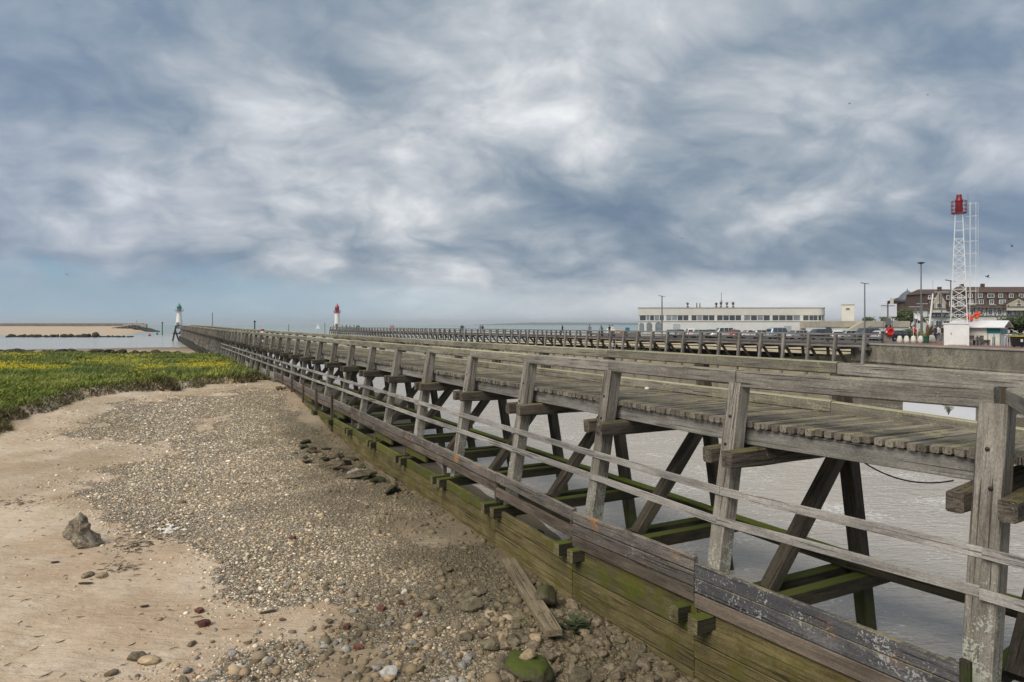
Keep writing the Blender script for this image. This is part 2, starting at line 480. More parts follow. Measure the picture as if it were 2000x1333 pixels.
# ------------------------------------------------------------------ plan of the near jetty
D0, C0, KX, SL = 3.6, 2.59, 11.11, -.525
TT = Vector((SL, 1, 0)).normalized()
NN = Vector((TT.y, -TT.x, 0))
WID = 2.85
NB = 73
def bent_pos(n):
    if n == 0: return Vector((6.8, 9.56, 0))
    if n < 0: return Vector((6.8, 9.56, 0)) + Vector((.592, -.806, 0)) * 0
    d = D0 * (n + C0)
    return Vector((SL * d + KX, d, 0))
def zoff(n):
    d = D0 * (max(n, 0) + C0)
    return .62 * float(sstep(d, 40, 255))
def loc(n, a, s, z, rise=True):
    """point of bent n: a metres inward, s metres along the jetty, z above the deck"""
    p = bent_pos(n)
    if n == 0:
        t = Vector((-.592, .806, 0)); nn = Vector((.806, .592, 0))
    else:
        t, nn = TT, NN
    return p + nn * a + t * s + Vector((0, 0, z + (zoff(n) if rise else 0)))
WATER = -4.72

# ------------------------------------------------------------------ terrain of the beach side
P1 = bent_pos(1)
def jet_coords(X, Y):
    rx = np.asarray(X, float) - P1.x; ry = np.asarray(Y, float) - P1.y
    s = rx*TT.x + ry*TT.y
    a = rx*NN.x + ry*NN.y
    a0 = np.where(s < 0, np.clip(-s/4.1, 0, 3) * .62, 0)
    return s, a - a0
TY = [6, 10, 12.4, 17, 23, 28.6, 37.6, 43.6, 47, 52, 58, 64, 75, 95, 112, 125, 145, 175, 200, 240]
TZ = [-4.55, -4.6, -4.6, -4.62, -4.40, -4.45, -4.15, -3.45, -3.0, -2.75, -2.9, -3.3, -3.55, -3.75, -4.0, -4.25, -4.42, -4.58, -4.72, -6.0]
GRASS = []
def grass_sd(X, Y):
    return sdf_poly(X, Y, GRASS) + (fbm(np.asarray(X)*.35, np.asarray(Y)*.35, 5, 4)-.5)*2.6
def height(X, Y, grass=True):
    X = np.asarray(X, float); Y = np.asarray(Y, float)
    s, a = jet_coords(X, Y)
    uu = -a - 1.05
    yw = P1.y + s*TT.y
    zw = np.interp(yw, TY, TZ)
    z = zw + .022*np.clip(uu, 0, 20) * (1-sstep(Y, 95, 130)) + .30*sstep(uu, 6, 22)*sstep(Y, 20, 34)*(1-sstep(Y, 80, 110))
    z = np.where((Y > 40) & (Y < 112), np.maximum(z, np.minimum(-3.65, z+.6)), z)
    z = np.where(uu < 0, zw + .16*sstep(-uu, .1, .5) + np.maximum(.17*uu, -2.6), z)
    if grass:
        sd = grass_sd(X, Y)
        z = z + .50*sstep(sd, -.2, .9) + .12*sstep(sd, 1, 9)
    nz = (fbm(X*.28, Y*.28, 1, 3)-.5)*.30 + (fbm(X*1.1, Y*1.1, 2, 3)-.5)*.10
    z = z - .38*np.exp(-((X+7.0)/1.5)**2-((Y-30.3)/2.0)**2)
    return z + nz*np.where(uu > -1, 1, .4)*(1-.6*sstep(Y, 100, 140))
def hgt(x, y): return float(height(np.array([x]), np.array([y]))[0])
def ground(px, py, lo=8.0, hi=230.0, grass=True):
    """where the line of sight through a photo pixel meets the beach"""
    d = np.concatenate([np.arange(lo, 60, .04), np.arange(60, hi, .25)])
    X = (px-1000)/FPX*d; zr = EYE-(py-HOR)/FPX*d
    h = height(X, d, grass)
    k = np.argmax(zr <= h) if (zr <= h).any() else len(d)-1
    return float(X[k]), float(d[k]), float(h[k])
def ground_many(pxs):
    return [ground(*p)[:2] for p in pxs]

_edge = [ground(*p_, grass=False)[:2] for p_ in ((-260, 960), (-90, 885), (0, 838), (60, 814), (130, 790), (190, 770), (250, 762), (330, 764), (410, 752), (470, 750), (503, 746), (512, 734), (494, 722))]
GRASS = _edge + [(-26.5, 70), (-34, 86), (-41.5, 101), (-48, 112), (-70, 117), (-140, 119), (-150, 20)]
GRAV_PX = [(575, 765), (520, 752), (440, 770), (330, 775), (250, 790), (190, 825), (150, 850), (240, 870), (330, 868), (330, 885), (220, 915), (160, 950), (190, 985), (235, 1010), (300, 1030), (390, 1080), (425, 1130), (440, 1180), (500, 1195), (620, 1225), (520, 1250), (410, 1290), (330, 1330), (200, 1420), (1400, 1420), (1340, 1333), (1080, 1165), (870, 995), (760, 930), (650, 855)]
GRAV = ground_many(GRAV_PX[:24]) + [(5.4, 9.5)] + ground_many(GRAV_PX[25:])
SANDP = [[(780, 1010), (900, 1000), (960, 1060), (860, 1085), (760, 1060)], [(540, 1180), (640, 1175), (690, 1215), (600, 1260), (530, 1240)], [(640, 1270), (740, 1280), (720, 1340), (620, 1340)], [(370, 820), (450, 810), (440, 840), (380, 845)], [(520, 740), (585, 755), (660, 850), (600, 830)]]
SANDW = [ground_many(p) for p in SANDP]
def gravel_w(X, Y, soft=False):
    X = np.asarray(X, float); Y = np.asarray(Y, float)
    sc = np.clip(Y/22, .6, 2.2)
    n = (fbm(X*.9, Y*.9, 21, 4)-.5)
    sd = sdf_poly(X, Y, GRAV) + n*2.6*sc
    g = sstep(sd, -2.6*sc, 1.6*sc)**1.5 if soft else sstep(sd, -1.2*sc, 1.3*sc)
    for p in SANDW:
        g = g*(1-.75*sstep(sdf_poly(X, Y, p)+n*1.6*sc, -.4*sc, .5*sc))
    g = g*(.55+.45*sstep(fbm(X*.35+4, Y*.35, 31, 3), .33, .52))
    g = g*(1-np.exp(-((X+6.9)/1.5)**2-((Y-30.4)/2.0)**2)*.97)
    return np.clip(g, 0, 1)

def grid_mesh(name, xs_of_row, ys, hfun, attrs, mat):
    nr, nc = len(ys), xs_of_row.shape[1]
    X = xs_of_row; Y = np.repeat(np.array(ys)[:, None], nc, 1)
    Zv = hfun(X, Y)
    co = np.stack([X, Y, Zv], -1).reshape(-1, 3).astype(np.float32)
    i = np.arange(nr*nc).reshape(nr, nc)
    f = np.stack([i[:-1, :-1], i[:-1, 1:], i[1:, 1:], i[1:, :-1]], -1).reshape(-1, 4)
    me = np_mesh(name, co, f)
    me.polygons.foreach_set('use_smooth', np.ones(len(f), bool))
    for k, fn in attrs.items():
        at = me.attributes.new(k, 'FLOAT', 'POINT')
        at.data.foreach_set('value', fn(X, Y).ravel().astype(np.float32))
    me.materials.append(mat)
    return me
def np_mesh(name, co, f):
    me = bpy.data.meshes.new(name)
    me.vertices.add(len(co)); me.vertices.foreach_set('co', np.ascontiguousarray(co, dtype=np.float32).ravel())
    k = f.shape[1]
    me.loops.add(len(f)*k); me.loops.foreach_set('vertex_index', f.ravel().astype(np.int32))
    me.polygons.add(len(f)); me.polygons.foreach_set('loop_start', np.arange(0, len(f)*k, k, dtype=np.int32))
    me.update(calc_edges=True)
    return me

# beach material
m, t, b = newmat('sand_and_shingle')
pos = t.n('ShaderNodeNewGeometry').outputs['Position']
gw = t.n('ShaderNodeAttribute', {'attribute_name': 'gravel'}).outputs['Fac']
ww = t.n('ShaderNodeAttribute', {'attribute_name': 'wet'}).outputs['Fac']
sn = t.m('ADD', t.m('MULTIPLY', t.noise(pos, .55, 4, .6), .6), t.m('MULTIPLY', t.noise(pos, 5, 5, .65), .4))
sand = t.ramp(sn, [(.34, (.345, .250, .160)), (.50, (.465, .365, .262)), (.66, (.56, .47, .37))])
damp = t.step(t.m('ADD', t.m('MULTIPLY', t.noise(pos, .24, 4, .55), .8), t.m('MULTIPLY', t.noise(pos, 2.5, 4, .65), .2)), .47, .60)
sand = t.mix(t.m('MULTIPLY', damp, .55), sand, (.31, .21, .125, 1))
blot = t.step(t.noise(pos, 1.1, 5, .7, .5), .54, .66)
sand = t.mix(t.m('MULTIPLY', blot, .28), sand, (.24, .175, .115, 1))
grain = t.noise(pos, 160, 2, .7)
sand = t.mix(t.lin(grain, .3, .7, .0, .35), sand, t.mix(.5, sand, (.62, .52, .40, 1)))
speck = t.step(t.noise(pos, 34, 3, .7), .66, .72)
sand = t.mix(t.m('MULTIPLY', speck, .6), sand, (.10, .075, .05, 1))
py2 = t.sep(pos)[1]
vo = t.n('ShaderNodeTexVoronoi', None, {'Scale': 17.0, 'Randomness': 1.0}); t.put(vo.inputs['Vector'], pos)
pc = t.ramp(t.sep(vo.outputs['Color'])[0], [(0, (.095, .078, .055)), (.22, (.26, .215, .155)), (.5, (.39, .33, .245)), (.78, (.50, .42, .31)), (1, (.68, .63, .53))])
pc = t.mix(t.step(vo.outputs['Distance'], .25, .62, 0, .7), pc, (.07, .055, .038, 1))
gm = t.step(t.m('ADD', gw, t.m('MULTIPLY', t.m('SUBTRACT', t.noise(pos, 6, 4, .7), .5), .9)), .35, .60)
col = t.mix(gm, sand, pc)
dirt = t.step(t.noise(pos, .42, 5, .6), .50, .66, 0, .45)
col = t.mix(t.m('MULTIPLY', dirt, gw), col, (.15, .115, .070, 1))
brw = t.n('ShaderNodeAttribute', {'attribute_name': 'brown'}).outputs['Fac']
col = t.mix(t.m('MULTIPLY', brw, .40), col, (.205, .160, .095, 1))
wetc = t.mix(.78, col, (.062, .055, .032, 1))
col = t.mix(ww, col, wetc)
t.put(b.inputs['Base Color'], col)
t.put(b.inputs['Roughness'], t.lin(ww, 0, 1, .95, .62))
b.inputs['Specular IOR Level'].default_value = .2
rip = t.noise(t.vm('MULTIPLY', pos, (1.5, 4.5, 1)), 1.3, 4, .55, .5)
hh = t.m('ADD', t.m('MULTIPLY', t.m('SUBTRACT', 1.0, gm), t.m('ADD', t.m('MULTIPLY', rip, 1.3), t.m('ADD', t.m('MULTIPLY', t.noise(pos, 3.2, 3, .6), .9), t.m('MULTIPLY', t.noise(pos, 22, 4, .6), .25)))), t.m('MULTIPLY', gm, t.m('MULTIPLY', vo.outputs['Distance'], -.9)))
bp = t.n('ShaderNodeBump', None, {'Strength': .75, 'Distance': .07, 'Height': hh})
t.put(b.inputs['Normal'], bp.outputs[0])
M_BEACH = m

ys = np.concatenate([np.arange(6, 30, .16), np.arange(30, 64, .32), np.arange(64, 135, .9), np.arange(135, 250, 4)])
tl = np.linspace(0, 1, 260)
xs = np.zeros((len(ys), 260))
for r_, y in enumerate(ys):
    xr = KX + SL*y + 9.0
    xl = min(-.86*y - 8, -30) - max(0, (y-60))*.3
    xs[r_] = xl + (xr-xl)*tl
def wet_w(X, Y):
    s, a = jet_coords(X, Y)
    uu = -a-1.05
    k = (1-sstep(uu + (fbm(X*.7, Y*.7, 44, 3)-.5)*4.0, .3, 4.6))*(1-sstep(Y, 36, 46))*.80
    z = height(X, Y)
    pit = np.exp(-((X+6.9)/1.6)**2-((Y-30.5)/2.2)**2)*.9
    return np.clip(np.maximum(np.maximum(k, pit), np.where(uu < .1, .95, 0)) + .8*(1-sstep(z, WATER+.03, WATER+.25)), 0, 1)
def brown_w(X, Y):
    s, a = jet_coords(X, Y); uu = -a-1.05
    n = (fbm(X*.5, Y*.5, 66, 4)-.5)
    k = 1-sstep(uu + n*5, 1.5, 8.5)
    k = np.maximum(k, .8*sstep(fbm(X*.28+7, Y*.20, 67, 4), .52, .64)*sstep(Y, 20, 30))
    return np.clip(k, 0, 1)
o = link('beach', grid_mesh('beach', xs, ys, height, {'gravel': gravel_w, 'wet': wet_w, 'brown': brown_w}, M_BEACH))
tag(o, kind='structure')

# ------------------------------------------------------------------ water
m, t, b = newmat('harbour_water')
pos = t.n('ShaderNodeNewGeometry').outputs['Position']
px_, py_, pz_ = t.sep(pos)
far = t.step(py_, 150, 520)
mud = t.mix(t.noise(pos, .06, 3, .5), (.42, .39, .35, 1), (.50, .47, .43, 1))
seac = t.mix(t.step(py_, 300, 2600), (.26, .30, .295, 1), (.20, .30, .29, 1))
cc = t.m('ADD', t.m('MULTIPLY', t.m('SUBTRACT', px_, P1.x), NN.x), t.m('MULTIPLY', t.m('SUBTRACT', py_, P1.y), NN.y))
dark_reflection = t.m('MULTIPLY', t.step(t.m('ADD', cc, t.m('MULTIPLY', t.noise(pos, .15, 3), 8)), 25, 36), t.step(py_, 110, 190, 1, 0))  # dark reflection of the far jetty, painted into the water colour
mud = t.mix(t.m('MULTIPLY', dark_reflection, .85), mud, (.085, .070, .042, 1))
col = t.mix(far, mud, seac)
foam = t.m('ADD', t.m('MULTIPLY', t.noise(t.vm('MULTIPLY', pos, (1, 1.4, 1)), 5.5, 5, .7, .4), .6), t.m('MULTIPLY', t.noise(pos, .30, 4, .6), .42))
fm = t.m('MULTIPLY', t.step(foam, .565, .61, 0, .85), t.step(py_, 40, 90, 1, 0))
col = t.mix(fm, col, (.72, .72, .70, 1))
surf = t.m('MULTIPLY', t.step(t.noise(t.vm('MULTIPLY', pos, (.012, .06, 1)), 1.0, 5, .7), .60, .68), t.m('MULTIPLY', far, .35))
col = t.mix(surf, col, (.55, .58, .58, 1))
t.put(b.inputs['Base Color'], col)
t.put(b.inputs['Roughness'], t.mix(far, (.10, .10, .10, 1), (.35, .35, .35, 1)))
b.inputs['IOR'].default_value = 1.33
w1 = t.noise(t.vm('MULTIPLY', pos, (.8, 1.5, 1)), 1.6, 4, .6, .8)
w2 = t.noise(t.vm('MULTIPLY', pos, (1.0, 1.9, 1)), 5.5, 4, .62, .6)
w3 = t.noise(t.vm('MULTIPLY', pos, (.06, .2, 1)), 1.0, 4, .6)
bh = t.m('ADD', t.m('ADD', t.m('MULTIPLY', w1, 1.0), t.m('MULTIPLY', w2, .42)), t.m('MULTIPLY', w3, .8))
bp = t.n('ShaderNodeBump', None, {'Strength': .9, 'Distance': .17, 'Height': bh})
t.put(b.inputs['Normal'], bp.outputs[0])
M_WATER = m
mb = MB()
yr = [-40, 60, 250, 900, 3000, 14000]
xr = [-14000, -3000, -700, -150, 0, 150, 700, 3000, 14000]
vs = [(x, y, WATER) for y in yr for x in xr]
k = len(xr)
mb.add(vs, [(j*k+i, j*k+i+1, (j+1)*k+i+1, (j+1)*k+i) for j in range(len(yr)-1) for i in range(k-1)])
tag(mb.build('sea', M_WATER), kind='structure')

# ------------------------------------------------------------------ the jetty beside the beach
JET = thing('timber_jetty', 'long weathered timber jetty on raking posts beside the gravel beach', 'jetty', loc(0, 0, 0, 0))
def bo(z): return .04 - .163*(.95 - z)          # outward rake of the seaward row of posts
def bi(z): return WID - .04 + .163*(.95 - z)
def jb(name, p0, p1, w, h, mat, **k): return beam(name, p0, p1, w, h, mat, JET, **k)
bolt = MB().lathe([(.03, 0), (.03, .012), (.022, .022), (.0, .026)], 8).mesh('bolt', True); bolt.materials.append(M_IRON)
for n in range(NB):
    t_ = (loc(n, 0, 1, 0) - loc(n, 0, 0, 0))
    near = n < 12
    sg = 3 if n < 6 else (2 if near else 1)
    pw = rnd.uniform(.29, .325) if n else .37
    zb = -5.6
    jit = (lambda: rnd.uniform(-.02, .02)) if n else (lambda: 0)
    post = jb('post', loc(n, bo(zb), jit(), zb, False), loc(n, bo(.70), jit(), .70), pw, pw, W_POST, up=t_, seg=sg, ch=.022, rag=.04)
    if n < 5:
        for zq in (-.42, -1.27, -1.8, .1):
            q = loc(n, bo(zq)-pw/2-.002, rnd.uniform(-.06, .06), zq)
            nn_ = -(loc(n, 1, 0, 0)-loc(n, 0, 0, 0))
            Mq, _ = bar_frame(q, q+nn_, (0, 0, 1))
            Mq = Mq @ Matrix.Rotation(R(90), 4, 'Y')
            o = link('bolt', bolt, None, post)
            o.matrix_basis = (Matrix.Translation(-JET.location) @ Mq)
            o.matrix_parent_inverse = post.matrix_basis.inverted()
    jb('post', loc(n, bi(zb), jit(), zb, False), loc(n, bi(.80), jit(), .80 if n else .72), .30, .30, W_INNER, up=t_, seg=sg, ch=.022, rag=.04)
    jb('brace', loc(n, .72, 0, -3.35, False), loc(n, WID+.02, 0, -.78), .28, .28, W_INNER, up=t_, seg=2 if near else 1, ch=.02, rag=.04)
    for sgn in (-1, 1):
        s_ = sgn*(pw/2+.125)
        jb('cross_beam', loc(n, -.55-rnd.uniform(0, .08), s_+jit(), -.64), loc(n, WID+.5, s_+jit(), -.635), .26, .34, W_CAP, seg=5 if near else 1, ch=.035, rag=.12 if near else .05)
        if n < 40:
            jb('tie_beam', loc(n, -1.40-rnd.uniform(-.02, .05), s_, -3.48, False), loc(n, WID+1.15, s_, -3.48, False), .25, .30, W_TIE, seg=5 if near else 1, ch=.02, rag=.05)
    # longitudinal timbers to the next bent
    if n < NB-1:
        e = .003
        rm = W_RAIL if n < 3 else W_RAILG
        lg = 3 if near else 1
        def lng(name, a, z, w, h, mat, rise=True, zj=.008, **k):
            p, q = loc(n, a, 0, z, rise), loc(n+1, a, 0, z, rise)
            dv = (q-p).normalized()*e
            return jb(name, p+dv+Vector((0, 0, rnd.uniform(-zj, zj))), q-dv+Vector((0, 0, rnd.uniform(-zj, zj))), w, h, mat, **k)
        lng('rail', .0, .79 if n == 0 else .812, .27, .32 if n == 0 else .275, rm, seg=lg, ch=.025, rag=.03)
        if n:
            lng('rail', WID, .91, .24, .26, W_RAILG, seg=lg, ch=.025, rag=.03)
        else:
            jb('rail', loc(0, WID, 0, .83), loc(1, WID, -.005, .895), .24, .26, W_RAIL, seg=3, ch=.025, rag=.03)
        lng('stringer', .245, -.295, .20, .33, W_STR, seg=1, ch=.012, rag=.02)
        lng('stringer', WID-.2, -.295, .20, .33, W_STR, seg=1, ch=.012, rag=.02)
        if n:
            lng('kerb_beam', WID-.20, .125, .20, .25, W_RAILG, seg=lg, ch=.02, rag=.03)
        else:
            jb('kerb_beam', loc(0, WID-.58, -.05, -.03), loc(1, WID-.20, -.005, .105), .20, .25, W_RAILG, seg=3, ch=.02, rag=.03)
        if n < 40:
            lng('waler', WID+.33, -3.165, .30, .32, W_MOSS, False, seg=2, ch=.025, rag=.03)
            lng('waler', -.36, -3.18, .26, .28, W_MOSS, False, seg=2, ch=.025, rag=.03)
        if n < 27:
            for z in (-1.27, -1.80):
                lng('guard_slat', bo(z)-.155-.034, z, .045, .155, W_SLAT, True, .012, seg=2, ch=.006, rag=.04)
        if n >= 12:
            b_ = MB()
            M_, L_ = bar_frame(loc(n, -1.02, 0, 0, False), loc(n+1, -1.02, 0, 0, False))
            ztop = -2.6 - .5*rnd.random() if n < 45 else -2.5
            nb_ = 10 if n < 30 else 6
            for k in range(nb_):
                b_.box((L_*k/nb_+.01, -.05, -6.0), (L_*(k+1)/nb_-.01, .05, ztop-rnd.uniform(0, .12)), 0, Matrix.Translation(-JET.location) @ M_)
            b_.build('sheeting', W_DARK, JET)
# slats and mossy waler run on past the corner post
dirn = Vector((.592, -.806, 0))
for z in (-1.27, -1.80):
    p = loc(0, bo(z)-.24, 0, z)
    jb('guard_slat', p+dirn*.01, p+dirn*3.2+Vector((0, 0, -.05)), .045, .155, W_SLAT, seg=2, ch=.006, rag=.03)
p = loc(0, WID+.33, 0, -3.165); jb('waler', p, p+dirn*5, .30, .32, W_MOSS, seg=2, ch=.025, rag=.03)
p = loc(0, -.36, 0, -3.18); jb('waler', p, p+dirn*5, .26, .28, W_MOSS, seg=2, ch=.025, rag=.03)
# end bay that turns from the corner post towards the quay
q0 = loc(0, .05, -.20, 0); q1 = q0 + Vector((-.47, -.88, 0))*4.2
jb('rail', q0+Vector((0, 0, .82)), q1+Vector((0, 0, .82)), .24, .25, W_RAIL, seg=3, ch=.025, rag=.03)
jb('kerb_beam', q0+Vector((.25, -.2, .15)), q1+Vector((.25, 0, .15)), .20, .28, W_RAIL, seg=2, ch=.025, rag=.03)
jb('stringer', q0+Vector((.22, -.2, -.28)), q1+Vector((.22, 0, -.28)), .20, .28, W_STR, seg=2, ch=.02, rag=.03)
# deck planks: the first 296 singly, the rest joined
def plank_pts(s):
    n = int(s // 4.067)
    if s < 0: n = 0
    p0 = loc(n, 0, 0, 0); p1 = loc(n+1, 0, 0, 0)
    f = (s - n*4.067)/4.067
    base = p0.lerp(p1, f)
    a0 = .055
    return base + NN*a0, base + NN*(WID+.02)
PITCH = .163
cnt = 0; s = -.16
rest = MB()
while s < (NB-1)*4.067 - .1:
    p, q = plank_pts(s)
    ov = NN*rnd.uniform(-.035, .02)
    dz_ = Vector((0, 0, -.062+rnd.uniform(-.013, .013)))
    if cnt < 296:
        jb('deck_plank', p+ov+dz_, q+dz_, rnd.choice((.138, .142, .147)), .12, W_DECK, seg=2, ch=.014, rag=.05, var=4)
    else:
        rest.bar(p+ov+dz_-JET.location, q+dz_-JET.location, .148, .12)
    s += PITCH; cnt += 1
tag(rest.build('deck_plank', W_DECK, JET), kind='stuff')
# the deck carries on over the quay side of the corner
for k in range(18):
    p = loc(0, .06, 0, 0)+dirn*(.02+PITCH*k)
    jb('deck_plank', p+Vector((.0, 0, -.062)), p+Vector((.806, .592, 0))*(WID-.05)+Vector((0, 0, -.062)), .15, .12, W_DECK, seg=2, ch=.012, rag=.035, var=4)

# plank wall along the foot of the jetty
WALL = thing('plank_wall', 'low plank wall of grey and mossy boards along the foot of the jetty', 'wall', loc(0, -1.1, 0, -4.6, False))
def wb(name, p0, p1, w, h, mat, **k): return beam(name, p0, p1, w, h, mat, WALL, **k)
TOPS = {0: (-2.62, -2.50), 1: (-2.40, -2.56), 2: (-2.50, -2.42), 3: (-2.44, -2.36), 4: (-2.38, -2.35), 5: (-2.36, -2.33), 6: (-2.33, -2.28), 7: (-2.28, -2.26), 8: (-2.26, -2.3), 9: (-2.28, -2.2), 10: (-2.2, -2.1), 11: (-2.1, -2.05)}
for n in range(0, 13):
    za, zb2 = TOPS.get(n, (-2.05, -2.0))
    def wl(name, zt, h, mat, a=-1.10, e=.006, th=.10, rag=.02, f0=0.0, f1=1.0):
        A, B = loc(n, a, 0, 0, False), loc(n+1, a, 0, 0, False)
        pa = A.lerp(B, f0); pb = A.lerp(B, f1)
        dv = (B-A).normalized()*e
        z0 = (za+(zb2-za)*f0)+zt-h/2; z1 = (za+(zb2-za)*f1)+zt-h/2
        j = rnd.uniform(-.006, .006)
        return wb(name, pa+dv+Vector((0, 0, z0+j)), pb-dv+Vector((0, 0, z1+j)), th, h-.020, mat, seg=3, ch=.008, rag=rag)
    if n < 2:
        for k in range(3): wl('plank', -.275*k, .275, (W_FASD if n == 0 else W_FASC) if k < 2 else W_FASB, a=-1.10-.004*k)
        wl('plank', -.835, .26, W_YELL if n == 1 else W_OLIVE, a=-1.03)
        for k in range(4): wl('plank', -1.07-.335*k, .335, W_OLIVE if k or n == 0 else W_GREEN, a=-1.10-rnd.uniform(0, .012))
    else:
        wl('plank', 0, .30, W_FASC)
        if n != 2: wl('plank', -.31, .26, W_FASB)
        else: wl('plank', -.43, .28, W_FASB)
        if n in (4, 5, 7, 9): wl('plank', -.60, .26, W_GREEN, a=-1.02, f0=.45)
        wl('plank', -1.02, .33, W_GREEN if n > 2 else W_OLIVE, f0=.0, a=-1.11)
        for k in range(1, 4): wl('plank', -1.02-.335*k, .335, W_OLIVE, a=-1.11-rnd.uniform(0, .012))
    # uprights the planks are nailed to
    wb('upright', loc(n, -.985, .22, -5.4, False), loc(n, -.985, .22, za-.05, False), .14, .10, W_FASB, up=TT, seg=2, ch=.01)
    if n >= 8:
        wb('upright', loc(n, -1.22, -.3, -4.4, False), loc(n, -1.22, -.3, za+.25, False), .12, .10, W_FASB, up=TT, seg=1, ch=.01)
for n, f0, f1 in ((13, .0, .55), (14, .1, .8), (17, .2, .7)):
    A, B = loc(n, -1.15, 0, -2.35, False), loc(n+1, -1.15, 0, -2.3, False)
    o = wb('plank', A.lerp(B, f0), A.lerp(B, f1), .06, .5, W_SLAT, seg=1, ch=.01)
    o['label'] = 'pale short board'
# joining cap at the near end of the wall
wb('upright', loc(0, -1.13, -.02, -4.6, False), loc(0, -1.13, -.02, -2.55, False), .08, .14, W_DARK, up=TT, seg=1, ch=.01)

# low mossy apron timbers in front of the jetty further out
APR = thing('mossy_groyne', 'low mossy timber groyne leaning against the far foot of the jetty', 'groyne', loc(18, -2.2, 0, -4.4, False))
for n in range(16, 40, 2):
    z = -3.3 - (n-16)*.045
    beam('log', loc(n, -1.3-.25*rnd.random(), 0, z, False), loc(n+2, -1.45-.3*rnd.random(), 0, z-.1, False), .32, .30, W_MOSS, APR, seg=3, ch=.05, rag=.08)
    beam('prop', loc(n, -2.6, .4, -5.0, False), loc(n, -1.1, .4, z+.25, False), .22, .22, W_MOSS, APR, seg=1, ch=.03, rag=.08)
    beam('log', loc(n, -2.4, 0, z-.7, False), loc(n+2, -2.5, 0, z-.8, False), .3, .28, W_GREEN, APR, seg=3, ch=.05, rag=.08)

# splayed trestle at the seaward end of the jetty
tr = thing('end_trestle', 'dark splayed timber trestle at the seaward tip of the jetty below the green lighthouse', 'trestle', loc(NB-1, 0, 3, WATER, False))
def trb(name, p0, p1, w=.5): beam(name, p0, p1, w, w, W_DARK, tr, seg=1, ch=.03)
e0 = loc(NB-1, 0, 2.5, 0)
def tp(px, py): return P3(px, py, e0.y)
trb('leg', tp(337, 668), tp(344, 636)); trb('leg', tp(350, 668), tp(342, 645)); trb('leg', tp(357, 660), tp(357, 636))
trb('beam', tp(338, 652), tp(357, 652)); trb('beam', tp(343, 637), tp(358, 637)); trb('beam', tp(343, 641), tp(358, 641)); trb('brace', tp(350, 651), tp(357, 642), .4)
# black cable that sags under the deck
cb = MB()
pa = P3(1689, 905, 12.6); pb = P3(1862, 939, 11.0)
pts = []
for k in range(15):
    f = k/14; p = pa.lerp(pb, f); p.z -= .16*4*f*(1-f); pts.append(p)
cb.tube(pts, .013, 6)
tag(cb.build('cable', M_CABLE, None, True), 'thin black cable sagging beneath the deck of the jetty', 'cable')
# white board on the channel side of the jetty and the weed that grows before it
wp = thing('sign_board', 'blank white board fixed to the channel side of the jetty rail', 'board', loc(0, WID, 2, 0))
def on_seg(px, a):
    p, q_ = loc(0, a, 0, 0), loc(1, a, 0, 0)
    best = min((i/400 for i in range(-100, 500)), key=lambda f: abs(1000+FPX*p.lerp(q_, f).x/p.lerp(q_, f).y-px))
    return p.lerp(q_, best)
A, B = on_seg(1764, WID+.16), on_seg(1907, WID+.16)
b_ = MB(); b_.bar(Vector((A.x, A.y, .42)) - wp.location, Vector((B.x, B.y, .40)) - wp.location, .03, .80); b_.build('panel', M_WHITEP, wp)
b_ = MB()
for f in (.12, .88):
    c_ = A.lerp(B, f) - wp.location
    b_.box((c_.x-.03, c_.y+.02, -.5), (c_.x+.03, c_.y+.07, .66))
b_.build('batten', W_FASB, wp)
# ------------------------------------------------------------------ far shore: land, quay, beach
M_CONC = plain('stained_concrete', (.30, .28, .245), .9, 0, .2, .6, .4)
def quay_mat():
    m, t, b = newmat('quay_concrete')
    pos = t.n('ShaderNodeNewGeometry').outputs['Position']
    pz = t.sep(pos)[2]
    n1 = t.noise(t.vm('MULTIPLY', pos, (1, 1, .45)), .9, 6, .65, .4)
    n2 = t.noise(pos, 7, 5, .7)
    c = t.ramp(t.m('ADD', t.m('MULTIPLY', n1, .7), t.m('MULTIPLY', n2, .3)), [(.36, (.085, .074, .055)), (.48, (.165, .148, .115)), (.62, (.255, .235, .19))])
    wet = t.step(t.m('ADD', pz, t.m('MULTIPLY', n1, 1.2)), -2.1, -.9, .92, 0)
    c = t.mix(wet, c, (.062, .042, .020, 1))
    lich = t.m('MULTIPLY', t.step(t.m('ADD', t.m('MULTIPLY', n2, .6), t.m('MULTIPLY', t.noise(pos, .35, 3), .4)), .52, .60), t.step(pz, -2.0, -1.3, 0, .6))
    c = t.mix(lich, c, (.36, .34, .25, 1))
    t.put(b.inputs['Base Color'], c); b.inputs['Roughness'].default_value = .9
    bp = t.n('ShaderNodeBump', None, {'Strength': .5, 'Distance': .05, 'Height': n2}); t.put(b.inputs['Normal'], bp.outputs[0])
    return m
M_QUAY = quay_mat()
M_PROM = plain('red_brown_paving', (.205, .115, .095), .9, 0, .15, 1.5, .2)
M_ASPH = plain('asphalt', (.085, .083, .08), .9, 0, .2, 1.2, .3)
M_SAND = plain('far_sand', (.47, .36, .25), .95, 0, .14, .35, .2)
M_SAND2 = plain('dune_sand', (.40, .335, .22), .95, 0, .22, .5, .4)
M_CREAM = plain('cream_render', (.63, .61, .545), .7, 0, .05, .6)
M_WHITER = plain('white_render', (.68, .68, .65), .7, 0, .05, .8)
M_BEIGE = plain('beige_concrete', (.41, .375, .30), .85, 0, .12, .8)
M_GLASS = plain('dark_glass', (.045, .055, .06), .08, 0, .3, .7, spec=.7)
M_GLASSB = plain('pale_glass', (.22, .26, .28), .1, 0, .3, .4, spec=.7)
M_ROOFB = plain('brown_roof_tiles', (.092, .060, .047), .85, 0, .22, 2.5, .5)
M_ROOFG = plain('grey_zinc_roof', (.13, .14, .155), .6, .2, .12, 2)
M_TIMB = plain('dark_timber', (.05, .035, .028), .8, 0, .15, 3)
